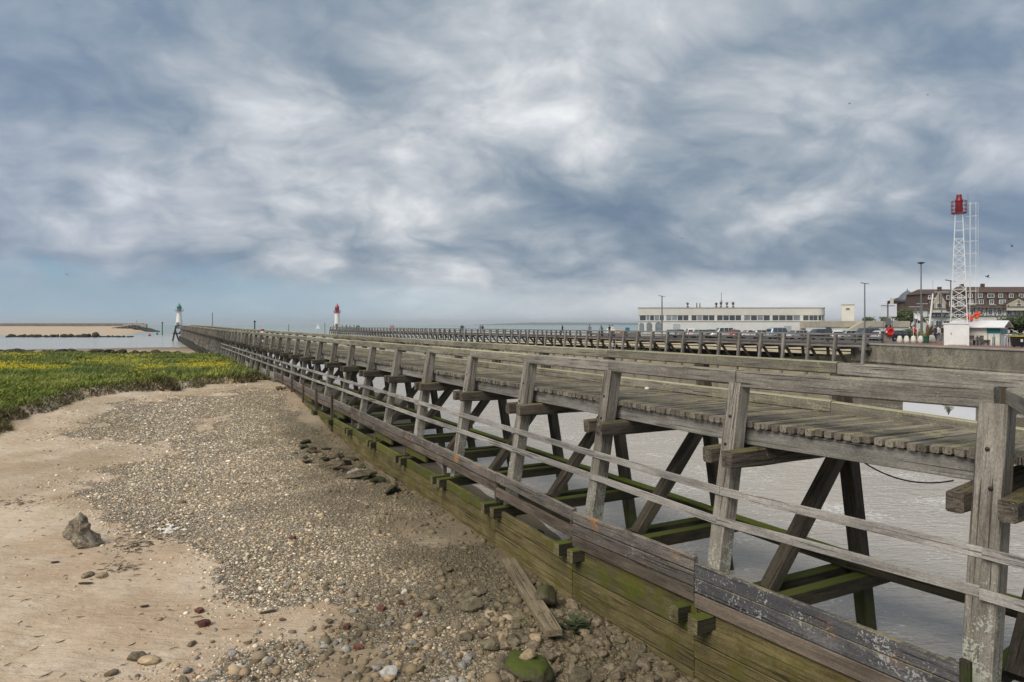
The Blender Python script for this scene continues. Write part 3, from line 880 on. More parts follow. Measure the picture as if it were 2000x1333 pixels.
M_STONE = plain('white_concrete_block', (.62, .60, .53), .9, 0, .12, 3, .2)

LAND = [(34.2, 66.5), (43, 71), (42, 88), (25, 108), (19, 135), (20, 178), (60, 260), (400, 330), (400, 26), (41.6, 30), (37.4, 49.5)]
LOW = -.55                                   # the car park lies a step lower than the promenade
o = MB().prism([(34.2, 66.5), (43, 71), (45, 77), (48, 81), (400, 86), (400, 26), (41.6, 30), (37.4, 49.5)], -1.2, 0).build('promenade', M_PROM); tag(o, kind='structure')
o = MB().prism(LAND, -1.4, LOW).build('parking_road', M_ASPH); tag(o, kind='structure')
fq = plain('flower_bed_soil', (.10, .08, .05))
# quay wall: body, coping blocks
qw = thing('quay_wall', 'tall stained concrete quay wall under the red promenade across the water', 'wall', (37.4, 49.5, WATER))
def off(p): return Vector(p) - qw.location
line = [Vector((33.9, 68.2, 0)), Vector((34.2, 66.5, 0)), Vector((37.4, 49.5, 0)), Vector((41.6, 30, 0)), Vector((46, 12, 0))]
b_ = MB()
vs, fs = [], []
for p in line:
    nn_ = Vector((-.98, -.19, 0))
    for a, z in ((.06, -7), (.06, -1.78), (.16, -1.74), (.16, -1.62), (.06, -1.58), (.06, -.14), (-.45, -.14), (-.45, -7)):
        vs.append(off(p + nn_*a + Vector((0, 0, z))))
for i in range(len(line)-1):
    for k in range(8):
        fs.append((i*8+k, i*8+(k+1) % 8, (i+1)*8+(k+1) % 8, (i+1)*8+k))
fs.append(tuple(range(8))); fs.append(tuple(len(vs)-8+k for k in range(7, -1, -1)))
b_.add(vs, fs); b_.build('wall', M_QUAY, qw)
A, B = line[1], line[2]
for seg_a, seg_b, nn2 in ((line[1], line[2], 11), (line[2], line[3], 12)):
    for k in range(nn2):
        p = seg_a.lerp(seg_b, (k+.006)/nn2); q = seg_a.lerp(seg_b, (k+.994)/nn2)
        beam('coping_block', p+Vector((.16, .04, -.055)), q+Vector((.16, .04, -.055)), .62, .15, M_CONC, qw, seg=1, ch=.02, rag=.01)

# sand of the far shore behind the far jetty
def far_a(X, Y):
    return (np.asarray(X)-32.16)*NN.x + (np.asarray(Y)-68.1)*NN.y
def fsand(X, Y):
    sd = -sdf_poly(X, Y, LAND)
    z = LOW-.06 - np.clip(sd, 0, 30)*.085 - sstep(sd, 0, 3)*.35
    z = np.where(sd < 0, -.9, z)
    a = far_a(X, Y)
    z = z - 5*(1-sstep(a, 1.2, 2.9))
    z = z - 3.5*sstep(Y + .4*X, 215, 330)
    return z + (fbm(X*.3, Y*.3, 61, 3)-.5)*.25
ys2 = np.concatenate([np.arange(60, 140, 1.0), np.arange(140, 420, 5)])
xs2 = np.zeros((len(ys2), 90))
for i, y in enumerate(ys2):
    xl = -.525*y+67.9; xs2[i] = np.linspace(xl, xl+75+max(0, y-120)*.6, 90)
o = link('far_beach', grid_mesh('far_beach', xs2, ys2, fsand, {}, M_SAND2)); tag(o, kind='structure')

# far jetty
FJ = thing('timber_jetty', 'second grey timber jetty across the channel running out to the red lighthouse', 'jetty', (32.16, 68.1, 0))
def floc(m_, a, s, z):
    d = 2.78*m_
    return Vector((-.525*d+67.9, d, z)) + NN*a + TT*s
NF = 72
rest = MB()
for k in range(NF):
    m_ = 23.45 + k
    def fb(name, p0, p1, w, h, mat, **kw): return beam(name, p0, p1, w, h, mat, FJ, **dict(dict(seg=1, ch=.015, rag=.03), **kw))
    fb('post', floc(m_, -.72, 0, -5.6), floc(m_, .06, 0, .92), .30, .30, W_FAR, up=TT)
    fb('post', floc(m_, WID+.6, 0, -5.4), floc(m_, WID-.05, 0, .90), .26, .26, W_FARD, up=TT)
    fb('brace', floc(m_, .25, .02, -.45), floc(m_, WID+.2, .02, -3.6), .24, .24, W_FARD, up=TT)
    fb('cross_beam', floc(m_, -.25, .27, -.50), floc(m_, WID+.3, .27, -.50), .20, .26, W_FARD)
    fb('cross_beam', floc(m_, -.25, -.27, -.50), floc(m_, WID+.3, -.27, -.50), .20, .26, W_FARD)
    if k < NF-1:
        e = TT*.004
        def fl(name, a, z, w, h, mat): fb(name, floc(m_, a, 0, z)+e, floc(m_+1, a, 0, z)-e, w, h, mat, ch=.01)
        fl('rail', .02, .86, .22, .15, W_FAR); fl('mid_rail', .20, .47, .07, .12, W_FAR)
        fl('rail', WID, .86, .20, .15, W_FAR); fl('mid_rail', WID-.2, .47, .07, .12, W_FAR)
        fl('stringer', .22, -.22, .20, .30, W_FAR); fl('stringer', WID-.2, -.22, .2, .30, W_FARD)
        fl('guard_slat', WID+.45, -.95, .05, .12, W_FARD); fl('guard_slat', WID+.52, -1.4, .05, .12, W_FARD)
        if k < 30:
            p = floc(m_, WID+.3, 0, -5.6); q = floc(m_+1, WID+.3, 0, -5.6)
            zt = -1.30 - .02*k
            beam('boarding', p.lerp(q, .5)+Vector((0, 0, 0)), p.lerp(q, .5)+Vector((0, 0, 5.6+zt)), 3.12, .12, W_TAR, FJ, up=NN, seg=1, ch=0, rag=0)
        for j in range(16):
            c_ = floc(m_+(j+.5)/16, 0, 0, -.03) - FJ.location
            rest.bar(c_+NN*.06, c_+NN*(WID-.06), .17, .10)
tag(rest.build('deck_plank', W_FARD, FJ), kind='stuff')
ld = thing('ladder', 'iron ladder hanging on the channel face of the far jetty', 'ladder', floc(29.6+6.5, -.65, 0, -3.4))
b_ = MB()
for s in (-.35, .35): b_.tube([TT*s+Vector((0, 0, -.6)), TT*s+NN*.45+Vector((0, 0, 3.0))], .035, 6)
b_.build('rail', M_LGREYM, ld)
for k in range(9):
    f = k/9+.05; b_ = MB(); b_.tube([TT*-.35+NN*(.45*f)+Vector((0, 0, -.6+3.6*f)), TT*.35+NN*(.45*f)+Vector((0, 0, -.6+3.6*f))], .02, 5); b_.build('rung', M_LGREYM, ld)

# ------------------------------------------------------------------ windows
_wm = {}
def window(par, M, w, h, mf, mp, fr=.09, bars=0, dep=.12):
    key = (round(w, 2), round(h, 2), mf.name, mp.name, fr, bars)
    if key not in _wm:
        b_ = MB()
        b_.box((-w/2, -dep/2, 0), (-w/2+fr, dep/2, h)); b_.box((w/2-fr, -dep/2, 0), (w/2, dep/2, h))
        b_.box((-w/2+fr, -dep/2, 0), (w/2-fr, dep/2, fr)); b_.box((-w/2+fr, -dep/2, h-fr), (w/2-fr, dep/2, h))
        for k in range(bars):
            x = -w/2+w*(k+1)/(bars+1); b_.box((x-fr*.3, -dep*.4, fr), (x+fr*.3, dep*.4, h-fr))
        f_ = b_.mesh('window'); f_.materials.append(mf)
        p_ = MB().box((-w/2+fr, -.02, fr), (w/2-fr, .02, h-fr)).mesh('pane'); p_.materials.append(mp)
        _wm[key] = (f_, p_)
    f_, p_ = _wm[key]
    o = link('window', f_, None, par, M)
    link('pane', p_, None, o)
    return o
def T(x, y, z, rz=0): return Matrix.Translation((x, y, z)) @ Matrix.Rotation(rz, 4, 'Z')

# ------------------------------------------------------------------ long white pavilion
d = 150
PX0, PX1 = X_(1247, d), X_(1598, d)
LW = PX1-PX0
pav = thing('pavilion', 'long low cream pavilion with a ribbon of windows and a rounded end', 'building', (PX0, d, 0))
ARC = 2.1
def foot(o_=0.0, n=10):
    pts = [(-o_, -o_), (LW, -o_)]
    for k in range(1, n+1):
        a = -math.pi/2 + (math.pi/2)*k/n
        pts.append((LW+(ARC+o_)*math.cos(a), ARC+(ARC+o_)*math.sin(a)))
    pts += [(LW+ARC+o_, 12), (2.5-o_, 12)]
    return pts
zr = Z_(601, d); zb1 = Z_(616, d); zb0 = Z_(627, d)
MB().prism(foot(0), -.8, zb0-.12).build('wall', M_WHITER, pav)
MB().prism(foot(.12), zb0-.12, zb0).build('sill_band', M_CREAM, pav)
MB().prism(foot(-.30), zb0, zb1).build('window_band', M_GLASS, pav)
MB().prism(foot(.10), zb1, zr-.10).build('parapet', M_CREAM, pav)
MB().prism(foot(.20), zr-.10, zr).build('coping', M_BEIGE, pav)
hW = zb1-zb0-.01
xs_ = [1249, 1262, 1269, 1278, 1288, 1297, 1301, 1312, 1323, 1334, 1345, 1350, 1361, 1372, 1384, 1396, 1400, 1412, 1424, 1436, 1448, 1453, 1466, 1479, 1491, 1504, 1508, 1521, 1535, 1549, 1563, 1568, 1580]
for a, b2 in zip(xs_[:-1], xs_[1:]):
    if b2-a < 6:
        o = MB().box((X_(a, d)-PX0, -.08, zb0+.002), (X_(b2, d)-PX0, .25, zb1-.002)).build('pier', M_WHITER, pav); continue
    window(pav, T((X_(a, d)+X_(b2, d))/2-PX0, .02, zb0+.003), X_(b2, d)-X_(a, d)-.02, hW, M_WHITER, M_GLASS if rnd.random() < .75 else M_GLASSB, .07)
for k in range(4):
    a = -math.pi/2+(math.pi/2)*(k+.5)/4
    window(pav, T(LW+(ARC-.06)*math.cos(a), ARC+(ARC-.06)*math.sin(a), zb0+.003, a+math.pi/2), .80, hW, M_WHITER, M_GLASSB if k % 2 else M_GLASS, .06)
window(pav, T((X_(1580, d)+X_(1597, d))/2-PX0, .02, zb0+.003), X_(1597, d)-X_(1580, d), hW, M_WHITER, M_GLASS, .07, 1)
for px, w_ in ((1253, .8), (1268, 1.0), (1286, 1.15)):
    b_ = MB(); x = X_(px, d)-PX0; h0, h1 = .25, 1.75
    poly = [(-w_/2, h0), (w_/2, h0)] + [(w_/2*math.cos(q), h1+w_/2*math.sin(q)) for q in [math.pi*k/8 for k in range(9)]]
    Mx = Matrix.Translation((x, -.06, 0)) @ Matrix.Rotation(R(90), 4, 'X')
    b_.prism([(p*1.18, (q-h0)*1.06+h0-.05) for p, q in poly], -.03, .03, 0, Mx); o = b_.build('arched_window', M_GREYM, pav)
    b_ = MB(); b_.prism(poly, .035, .05, 0, Mx); b_.build('pane', M_GLASSB, o)
for px, w_, h_ in ((1321, 1.5, 2.0), (1538, 1.6, 1.6)):
    o = MB().box((X_(px, d)-PX0-w_/2, -.08, -.1), (X_(px, d)-PX0+w_/2, .0, h_)).build('service_door', M_LGREYM, pav)
b_ = MB().box((X_(1566, d)-PX0, -.07, zb0), (X_(1567, d)-PX0+.05, -.0, zr)); b_.build('drainpipe', M_GREYM, pav)
o = MB().box((X_(1562, d)-PX0, -3.0, 1.0), (X_(1612, d)-PX0, -.2, zb0-.3)).build('terrace', M_BEIGE, pav)
# rooftop masts and plants
def pole_thing(name, label, cat, loc_, h, r=.06, mat=M_GREYM, group=None):
    t_ = thing(name, label, cat, loc_, 0, group)
    MB().tube([(0, 0, 0), (0, 0, h)], [r, r*.7], 6).build('pole', mat, t_)
    return t_
pm = pole_thing('roof_mast', 'thin mast standing on the roof of the long pavilion', 'mast', (X_(1409, 153), 153, zr), Z_(572, 153)-zr, .07)
MB().tube([(-.4, 0, 1.6), (.4, 0, 1.6)], .03, 5).build('crossbar', M_GREYM, pm)
pot_m = plain('terracotta_planter', (.22, .12, .08))
leafs = [plain('palm_leaf_green', (.10, .13, .04)), plain('red_cordyline_leaf', (.10, .045, .045)), plain('olive_leaf', (.16, .15, .06))]
for i, (px, hh_, li, lab) in enumerate(((1343, 1.6, 2, 'spiky yellow green plant alone on the pavilion roof'), (1399, 1.5, 1, 'reddish pot plant on the pavilion roof beside the mast'), (1408, 1.8, 1, 'dark red bushy plant at the foot of the roof mast'), (1420, 1.7, 0, 'green bushy plant on the pavilion roof'), (1432, 1.8, 1, 'upright reddish plant at the end of the roof planting'))):
    t_ = thing('roof_plant', lab, 'plant', (X_(px, 152), 152, zr), 0, 'potted plants on the pavilion roof')
    t_.scale = (.72, .72, .72); MB().lathe([(.30, 0), (.40, .5), (.36, .5)], 8).build('pot', pot_m, t_)
    b_ = MB()
    for k in range(46):
        a = rnd.random()*6.28; l = hh_*rnd.uniform(.5, .9); o_ = rnd.uniform(.2, .8)
        p1 = Vector((math.cos(a)*o_*.5, math.sin(a)*o_*.5, .5+l*.6)); p2 = Vector((math.cos(a)*o_, math.sin(a)*o_, .5+l))
        s_ = Vector((-math.sin(a), math.cos(a), 0))*.06
        b_.add([(0, 0, .45), p1-s_, p1+s_, p2], [(0, 1, 2), (1, 3, 2)])
    b_.build('leaves', leafs[li], t_)
for px in (1361, 1367):
    pole_thing('roof_post', 'short brown post on the pavilion roof, %s of the pair' % ('nearer the plant' if px == 1361 else 'farther from the plant'), 'post', (X_(px, 152), 152, zr), 1.1, .12, M_TIMB)

# white stair tower and beige terrace with an outside stair
d = 145
st = thing('stair_tower', 'plain square cream tower block rising behind the terrace', 'tower', (X_(1656, d), d, 0), R(-26))
hw = (X_(1667, d)-X_(1645, d))/2
MB().box((-hw, 0, -.8), (hw, 2*hw, Z_(596, d))).build('wall', M_CREAM, st)
MB().box((-hw-.1, -.1, Z_(596, d)), (hw+.1, 2*hw+.1, Z_(595, d)+.05)).build('coping', M_BEIGE, st)
MB().box((-.35, -.05, Z_(606, d)), (.35, -.0, Z_(602, d))).build('vent', M_GREYM, st)
d = 135
te = thing('terrace_block', 'beige concrete terrace with an outside stair beside the pavilion', 'building', (X_(1612, d), d, 0))
x0 = X_(1612, d)
def rx(px): return X_(px, d)-x0
MB().box((0, 0, -.8), (rx(1775), 9, Z_(639, d))).build('wall', M_WHITER, te)
MB().box((-.1, -.25, Z_(639, d)), (rx(1776), 9.2, Z_(627.5, d))).build('parapet', M_BEIGE, te)
Mx = Matrix.Rotation(R(90), 4, 'X')
MB().prism([(rx(1635), -.7), (rx(1648), -.7), (rx(1692), Z_(637, d)), (rx(1692), Z_(628, d)), (rx(1680), Z_(628, d)), (rx(1640), Z_(650, d))], .3, 1.5, 0, Mx).build('stair_flank', M_BEIGE, te)
for k in range(9):
    f = k/9
    MB().box((rx(1640)+(rx(1690)-rx(1640))*f, -1.45, -.1+f*1.6), (rx(1640)+(rx(1690)-rx(1640))*(f+1/9), -.35, .1+f*1.6+.15)).build('stair_step', M_BEIGE, te)
b_ = MB(); poly = [(-.75, 0), (.75, 0)]+[(.75*math.cos(math.pi*k/8), .35+.75*math.sin(math.pi*k/8)) for k in range(9)]
b_.prism(poly, .02, .06, 0, Matrix.Translation((rx(1618), 0, .2)) @ Mx); b_.build('arched_opening', M_GLASS, te)

# ------------------------------------------------------------------ half-timbered hotel on the right
def hotel(name, label, px0, px1, d, yr, ym, ye, yt, yg, nwin, gable=None, chim=(), depth=12, doubles=()):
    x0 = X_(px0, d); W_ = X_(px1, d)-x0
    h = thing(name, label, 'building', (x0, d, 0))
    z = lambda y: Z_(y, d)
    zr, zm, ze, zt, zg = z(yr), z(ym), z(ye), z(yt), z(yg)
    MB().box((0, .3, -.8), (W_, depth, zt)).build('wall', M_CREAM, h)
    MB().box((0, .1, zt), (W_, depth, ze)).build('timbered_wall', M_WHITER, h)
    b_ = MB()
    nb_ = int(W_/1.1)
    for k in range(nb_+1):
        x = W_*k/nb_; b_.box((max(x-.09, 0), .03, zt+.02), (min(x+.09, W_), .097, ze))
        if k < nb_ and k % 3 == 1:
            b_.bar((x+.1, .06, zt+.1), (x+W_/nb_-.1, .06, ze-.1), .12, .06)
    b_.box((0, .02, zt-.12), (W_, .28, zt+.018)); b_.box((0, .02, (zt+ze)/2-.06), (W_, .095, (zt+ze)/2+.06))
    tag(b_.build('timber_frame', M_TIMB, h), kind='stuff')
    # skirt eave, steep tiled slope, shallow top roof
    def slope(nm, za, ya, zb_, yb_, ia=0., ib=0., mat=M_ROOFB):
        vs = [(ia, ya, za), (W_-ia, ya, za), (W_-ib, yb_, zb_), (ib, yb_, zb_), (ia, depth-ya, za), (W_-ia, depth-ya, za), (W_-ib, depth-yb_, zb_), (ib, depth-yb_, zb_)]
        MB().add(vs, [(0, 1, 2, 3), (5, 4, 7, 6), (4, 0, 3, 7), (1, 5, 6, 2), (3, 2, 6, 7), (1, 0, 4, 5)]).build(nm, mat, h)
    slope('eave_roof', ze, -.9, ze+.75, .35, -.3, .1)
    slope('steep_roof', ze+.75, .35, zm, 1.5, .1, .3)
    slope('top_roof', zm, 1.2, zr, depth*.48, -.1, 1.0)
    for row, (zf, hh_) in enumerate(((ze+1.05, (zm-ze)*.30), (ze+.75+(zm-ze-.75)*.58, (zm-ze)*.26))):
        for k in range(nwin):
            x = W_*(k+.5)/nwin + rnd.uniform(-.1, .1)
            yy = .35+(zf-ze-.75)/(zm-ze-.75)*1.15-.25
            ww_ = 1.25 if (k+row) % 4 != 3 else 1.9
            MB().box((x-ww_/2-.18, yy+.08, zf-.1), (x+ww_/2+.18, yy+1.3, zf+hh_+.12)).build('dormer', M_ROOFB, h)
            MB().add([(x-ww_/2-.3, yy-.15, zf+hh_+.13), (x+ww_/2+.3, yy-.15, zf+hh_+.13), (x+ww_/2+.3, yy+1.6, zf+hh_+.5), (x-ww_/2-.3, yy+1.6, zf+hh_+.5), (x-ww_/2-.3, yy+1.6, zf+hh_+.13), (x+ww_/2+.3, yy+1.6, zf+hh_+.13)], [(0, 1, 2, 3), (0, 4, 5, 1), (0, 3, 4), (1, 5, 2), (2, 5, 4, 3)]).build('dormer_roof', M_ROOFB, h)
            window(h, T(x, yy+.02, zf), ww_, hh_, M_WHITER, M_GLASSB if rnd.random() < .25 else M_GLASS, .13, 1)
            if row == 0 and k % 2 == 0:
                MB().box((x-ww_/2-.2, yy-.55, zf-.25), (x+ww_/2+.2, yy-.05, zf-.12)).build('balcony', M_WHITER, h)
    for k in range(nwin+1):
        x = W_*(k+.5)/(nwin+1)
        window(h, T(x, .06, zt+.25), 1.2, (ze-zt)*.7, M_WHITER, M_GLASS, .10, 1)
        window(h, T(x, .26, .7), 1.7, zt*.55, M_WHITER, M_GLASS if k % 3 else M_GLASSB, .10, 1)
    for gx, gw_, gz in (gable or ()):
        x = gx-x0
        b_ = MB(); b_.prism([(x-gw_/2, ze-.5), (x+gw_/2, ze-.5), (x+gw_/2, ze+(gz-ze)*.35), (x, gz), (x-gw_/2, ze+(gz-ze)*.35)], -.2, 1.0, 0, Matrix.Translation((0, .1, 0)) @ Mx); b_.build('gable', M_BEIGE, h)
        b_ = MB()
        for sgn in (-1, 1):
            b_.bar((x+sgn*gw_*.62, -.55, ze+(gz-ze)*.22), (x+sgn*.02, -.55, gz+.25), .9, .22, up=(0, 1, 0))
            b_.bar((x+sgn*gw_*.45, -1.0, ze+.3), (x+sgn*gw_*.45, -1.0, ze+(gz-ze)*.35), .18, .10)
        b_.box((x-gw_/2, -1.03, ze+.2), (x+gw_/2, -.93, ze+.4)); b_.box((x-.1, -1.03, ze+.4), (x+.1, -.93, gz-.5))
        b_.build('gable_roof', M_ROOFB, h)
        window(h, T(x, -.95, ze+.5), 1.6, (gz-ze)*.28, M_WHITER, M_GLASS, .12, 1)
        MB().box((x-gw_/2-.2, -1.9, ze-.7), (x+gw_/2+.2, -.9, ze-.5)).build('balcony', M_WHITER, h)
    for cx_, ch_ in chim:
        MB().box((cx_-x0-.4, depth*.45, zr-1.0), (cx_-x0+.4, depth*.45+.8, zr+ch_)).build('chimney', M_ROOFB, h)
    return h
dH = 190
X9 = lambda px: X_(px, dH)
hotel('hotel', 'broad half timbered hotel with a brown mansard roof behind the white kiosk', 1888, 2110, dH, 558.5, 571, 602, 617, 634, 11, gable=((X9(1985), 6.5, 9.0),), chim=((X9(1905), .8), (X9(1947), .9)))
hotel('hotel', 'taller brown roofed hotel wing with a white gable behind the lattice tower', 1812, 1887, dH-4, 563.5, 574, 606, 619, 634, 4, gable=((X_(1831, dH-4), 3.8, 10.8),), chim=((X_(1861, dH-4), .7),))
hotel('house', 'lower brown roofed half timbered house beside the domed turret', 1771, 1812, dH+6, 580, 587, 608, 620, 634, 3)
tu = thing('turret', 'round turret with a blue grey pointed dome at the end of the hotel row', 'tower', (X_(1784, 196), 199, 0))
MB().lathe([(2.3, -.8), (2.3, Z_(592, 199)), (2.6, Z_(591, 199))], 16).build('wall', M_ROOFB, tu)
zt_ = Z_(591, 199)
MB().lathe([(2.75, zt_), (2.5, zt_+1.1), (1.7, zt_+2.3), (.7, zt_+3.1), (.15, zt_+3.5), (.02, zt_+4.2)], 16).build('dome', M_ROOFG, tu, True)
MB().box((-4.6, 0, 0), (-4.0, .8, zt_+1.3)).build('chimney', M_CREAM, tu)

# ------------------------------------------------------------------ trees and bushes of the far shore
def leaf_mat(name, a, b_):
    m, t, bs = newmat(name)
    pos = t.n('ShaderNodeNewGeometry').outputs['Position']
    at = t.n('ShaderNodeAttribute', {'attribute_name': 'g'}).outputs['Vector']
    f = t.m('ADD', t.m('MULTIPLY', t.noise(pos, 1.1, 3), .7), t.m('MULTIPLY', t.noise(at, 3.0, 2), .3))
    t.put(bs.inputs['Base Color'], t.mix(t.step(f, .35, .65), a+(1,), b_+(1,)))
    bs.inputs['Roughness'].default_value = .7
    bs.inputs['Specular IOR Level'].default_value = .2
    return m
L_DARK = leaf_mat('dark_leaf', (.022, .036, .014), (.065, .085, .030))
L_MID = leaf_mat('mid_leaf', (.035, .055, .018), (.095, .12, .04))
L_GREY = leaf_mat('grey_green_leaf', (.10, .12, .075), (.20, .22, .15))
M_BARK = plain('bark', (.07, .055, .045), .9, 0, .3, 8)
def foliage(par, lobes, n, size, mat, name='crown'):
    b_ = MB()
    for k in range(n):
        cx, cy, cz, r = rnd.choice(lobes)
        th = rnd.random()*6.283; cp = rnd.uniform(-1, 1); rr = r*(rnd.random()**.45)*rnd.uniform(.85, 1.12)
        sp = math.sqrt(1-cp*cp)
        c = Vector((cx+rr*sp*math.cos(th), cy+rr*sp*math.sin(th), cz+rr*cp*.75))
        a = Vector((rnd.gauss(0, 1), rnd.gauss(0, 1), rnd.gauss(0, .6))).normalized()*size*rnd.uniform(.5, 1.2)
        q = a.orthogonal().normalized()*size*.5
        b_.add([c-a, c+q, c+a, c-q], [(0, 1, 2, 3)])
    return b_.build(name, mat, par)
def tree(label, px, d, z_top, r, mat, th=2.2, n=900, lean=.3):
    t_ = thing('tree', label, 'tree', (X_(px, d), d, LOW if d > 84 else 0))
    b_ = MB(); b_.tube([(0, 0, -.2), (lean*.3, 0, th*.5), (lean, 0, th)], [.18, .14, .10], 7)
    for k in range(5):
        a = k*1.26; b_.tube([(lean*.8, 0, th*.8), (lean+r*.5*math.cos(a), r*.5*math.sin(a), th+r*.4)], [.08, .03], 5)
    b_.build('trunk', M_BARK, t_)
    zc = z_top-t_.location.z-r*.6
    lobes = [(lean+r*.7*math.cos(k*1.05+.4), r*.7*math.sin(k*1.05), zc+rnd.uniform(-.25, .2)*r, r*rnd.uniform(.38, .6)) for k in range(6)]+[(lean, 0, zc+r*.2, r*.6)]
    foliage(t_, lobes, n, r*.12, mat)
    return t_
tree('dark green pine with a bent trunk at the edge beside the wheelie bin', 1990, 72, Z_(612, 72), 1.9, L_DARK, 1.4, 1300, .4)
tree('bushy green tree rising behind the terrace parapet', 1764, 150, Z_(603, 150), 2.3, L_MID, 2.0, 900)
tree('dense green tree between the domed turret and the terrace', 1778, 160, Z_(611, 160), 2.6, L_DARK, 2.0, 900)
def bush(label, px, d, w_, h_, mat, n=500, cat='bush', name='bush', z0=None):
    if z0 is None: z0 = LOW if d > 84 else 0
    t_ = thing(name, label, cat, (X_(px, d), d, z0))
    lobes = [(rnd.uniform(-.5, .5)*w_, rnd.uniform(-.3, .3)*w_, h_*rnd.uniform(.35, .6), h_*rnd.uniform(.35, .45)) for k in range(7)]
    foliage(t_, lobes, n, max(.09, h_*.10), mat, 'leaves')
    b_ = MB()
    for k in range(5): b_.tube([(rnd.uniform(-.2, .2)*w_, 0, -.1), (rnd.uniform(-.4, .4)*w_, rnd.uniform(-.2, .2)*w_, h_*.5)], [.04, .02], 5)
    b_.build('stem', M_BARK, t_)
    return t_
bush('pale grey green bush behind the wheelie bin', 1985, 66, 1.8, 1.15, L_GREY, 700)
bush('dark low bush in the flower bed by the kiosk end', 1968, 70, 1.2, 1.2, L_DARK)
bush('green hedge clump on top of the beige terrace', 1703, 143, 2.6, 1.7, L_MID, z0=Z_(627.5, 143)-.55)
bush('low round bush on the terrace beside the tall clump', 1725, 143, 2.2, 1.9, L_MID, z0=Z_(627.5, 143)-.55)
bush('tall leafy bush growing by the flag poles', 1778, 100, 1.6, 2.2, L_MID)
bush('yellow green shrub in the planting beside the flag poles', 1800, 84, .9, .9, leaf_mat('yellow_leaf', (.12, .13, .02), (.35, .30, .03)))

# ------------------------------------------------------------------ lattice light tower, cabinet, kiosk
d = 59.7
cabx = X_(1868, d)
cab = thing('cabinet', 'white metal cabinet at the foot of the lattice tower', 'cabinet', (cabx, d, 0), R(-33))
zc1 = Z_(633, d)
MB().box((-.93, -.0, 0), (.93, 1.86, zc1)).build('body', M_WHITE, cab)
MB().box((-1.0, -.07, zc1), (1.0, 1.93, zc1+.08)).build('roof', M_WHITE, cab)
o = MB().box((-.62, -.035, .06), (.72, -.003, zc1-.10)).build('door', M_WHITE, cab)
MB().box((-.42, -.075, .95), (-.36, -.036, 1.12)).build('handle', M_GREYM, o)
lt = thing('lattice_tower', 'tall white lattice tower with a red lantern and a caged ladder', 'tower', (X_(1873, d+.8), d+.8, zc1+.08), R(-33))
base = lt.location.z
ztop = Z_(418, d+.9)-base
def hwid(f): return .62*(1-f)+.27*f
legs = [(-1, -1), (1, -1), (1, 1), (-1, 1)]
for sx, sy in legs:
    MB().tube([(sx*hwid(0), sy*hwid(0), 0), (sx*hwid(1), sy*hwid(1), ztop)], .034, 6).build('leg', M_WHITE, lt)
nbay = 13
zs = [ztop*(1-(1-k/nbay)**1.0) for k in range(nbay+1)]
for k in range(nbay):
    f0, f1 = zs[k]/ztop, zs[k+1]/ztop
    for i in range(4):
        a, b2 = legs[i], legs[(i+1) % 4]
        pa = Vector((a[0]*hwid(f0), a[1]*hwid(f0), zs[k])); pb = Vector((b2[0]*hwid(f0), b2[1]*hwid(f0), zs[k]))
        qa = Vector((a[0]*hwid(f1), a[1]*hwid(f1), zs[k+1])); qb = Vector((b2[0]*hwid(f1), b2[1]*hwid(f1), zs[k+1]))
        MB().tube([qa, qb], .015, 5).build('crossbar', M_WHITE, lt)
        if k < nbay-3:
            MB().tube([pa, qb], .014, 5).build('brace', M_WHITE, lt)
            MB().tube([pb, qa], .014, 5).build('brace', M_WHITE, lt)
M_RED2 = plain('dark_red_paint', (.20, .010, .014), .4, 0, .2, 3)
pr = .60
o = MB().lathe([(pr, ztop), (pr, ztop+.08)], 14).build('platform', M_RED2, lt)
b_ = MB()
for k in range(10):
    a = 2*math.pi*k/10; b_.tube([(pr*.95*math.cos(a), pr*.95*math.sin(a), ztop+.08), (pr*.95*math.cos(a), pr*.95*math.sin(a), ztop+1.1)], .025, 5)
for z_ in (.35, .72, 1.1):
    pts = [(pr*.95*math.cos(2*math.pi*k/16), pr*.95*math.sin(2*math.pi*k/16), ztop+z_) for k in range(17)]
    b_.tube(pts, .022, 5, caps=False)
b_.build('railing', M_RED2, o)
MB().lathe([(.28, ztop+.08), (.31, ztop+.5), (.28, ztop+.52), (.28, ztop+1.05), (.33, ztop+1.08), (.31, ztop+1.16), (.24, ztop+1.32), (.20, ztop+1.55), (.22, ztop+1.58), (.18, ztop+1.68), (.05, ztop+1.7)], 14).build('lantern', M_RED2, lt)
MB().tube([(.66, 0, ztop), (.66, 0, ztop+1.7)], .018, 5).build('lightning_rod', M_GREYM, lt)
cg = MB(); lx = .80
for yy in (-.22, .22): cg.tube([(lx, yy, -.2), (lx, yy, ztop+.9)], .015, 5)
cg.build('ladder_rail', M_WHITE, lt)
for k in range(5):
    a = -math.pi/2+math.pi*k/4
    MB().tube([(lx+.05+.55*math.cos(a), .36*math.sin(a), 1.6), (lx+.05+.55*math.cos(a), .36*math.sin(a), ztop+.9)], .011, 5).build('cage_bar', M_WHITE, lt)
for k in range(9):
    z_ = 1.7+(ztop-.9)*k/8
    MB().tube([(lx+.05+.55*math.cos(a), .36*math.sin(a), z_) for a in [-math.pi/2+math.pi*j/8 for j in range(9)]], .012, 5).build('cage_hoop', M_WHITE, lt)
    MB().tube([(hwid(z_/ztop), 0, z_), (lx, 0, z_)], .018, 5).build('strut', M_WHITE, lt)
b_ = MB()
for k in range(34):
    z_ = ztop*k/34+.1; b_.tube([(lx, -.22, z_), (lx, .22, z_)], .012, 4)
tag(b_.build('rung', M_WHITE, lt), kind='stuff')
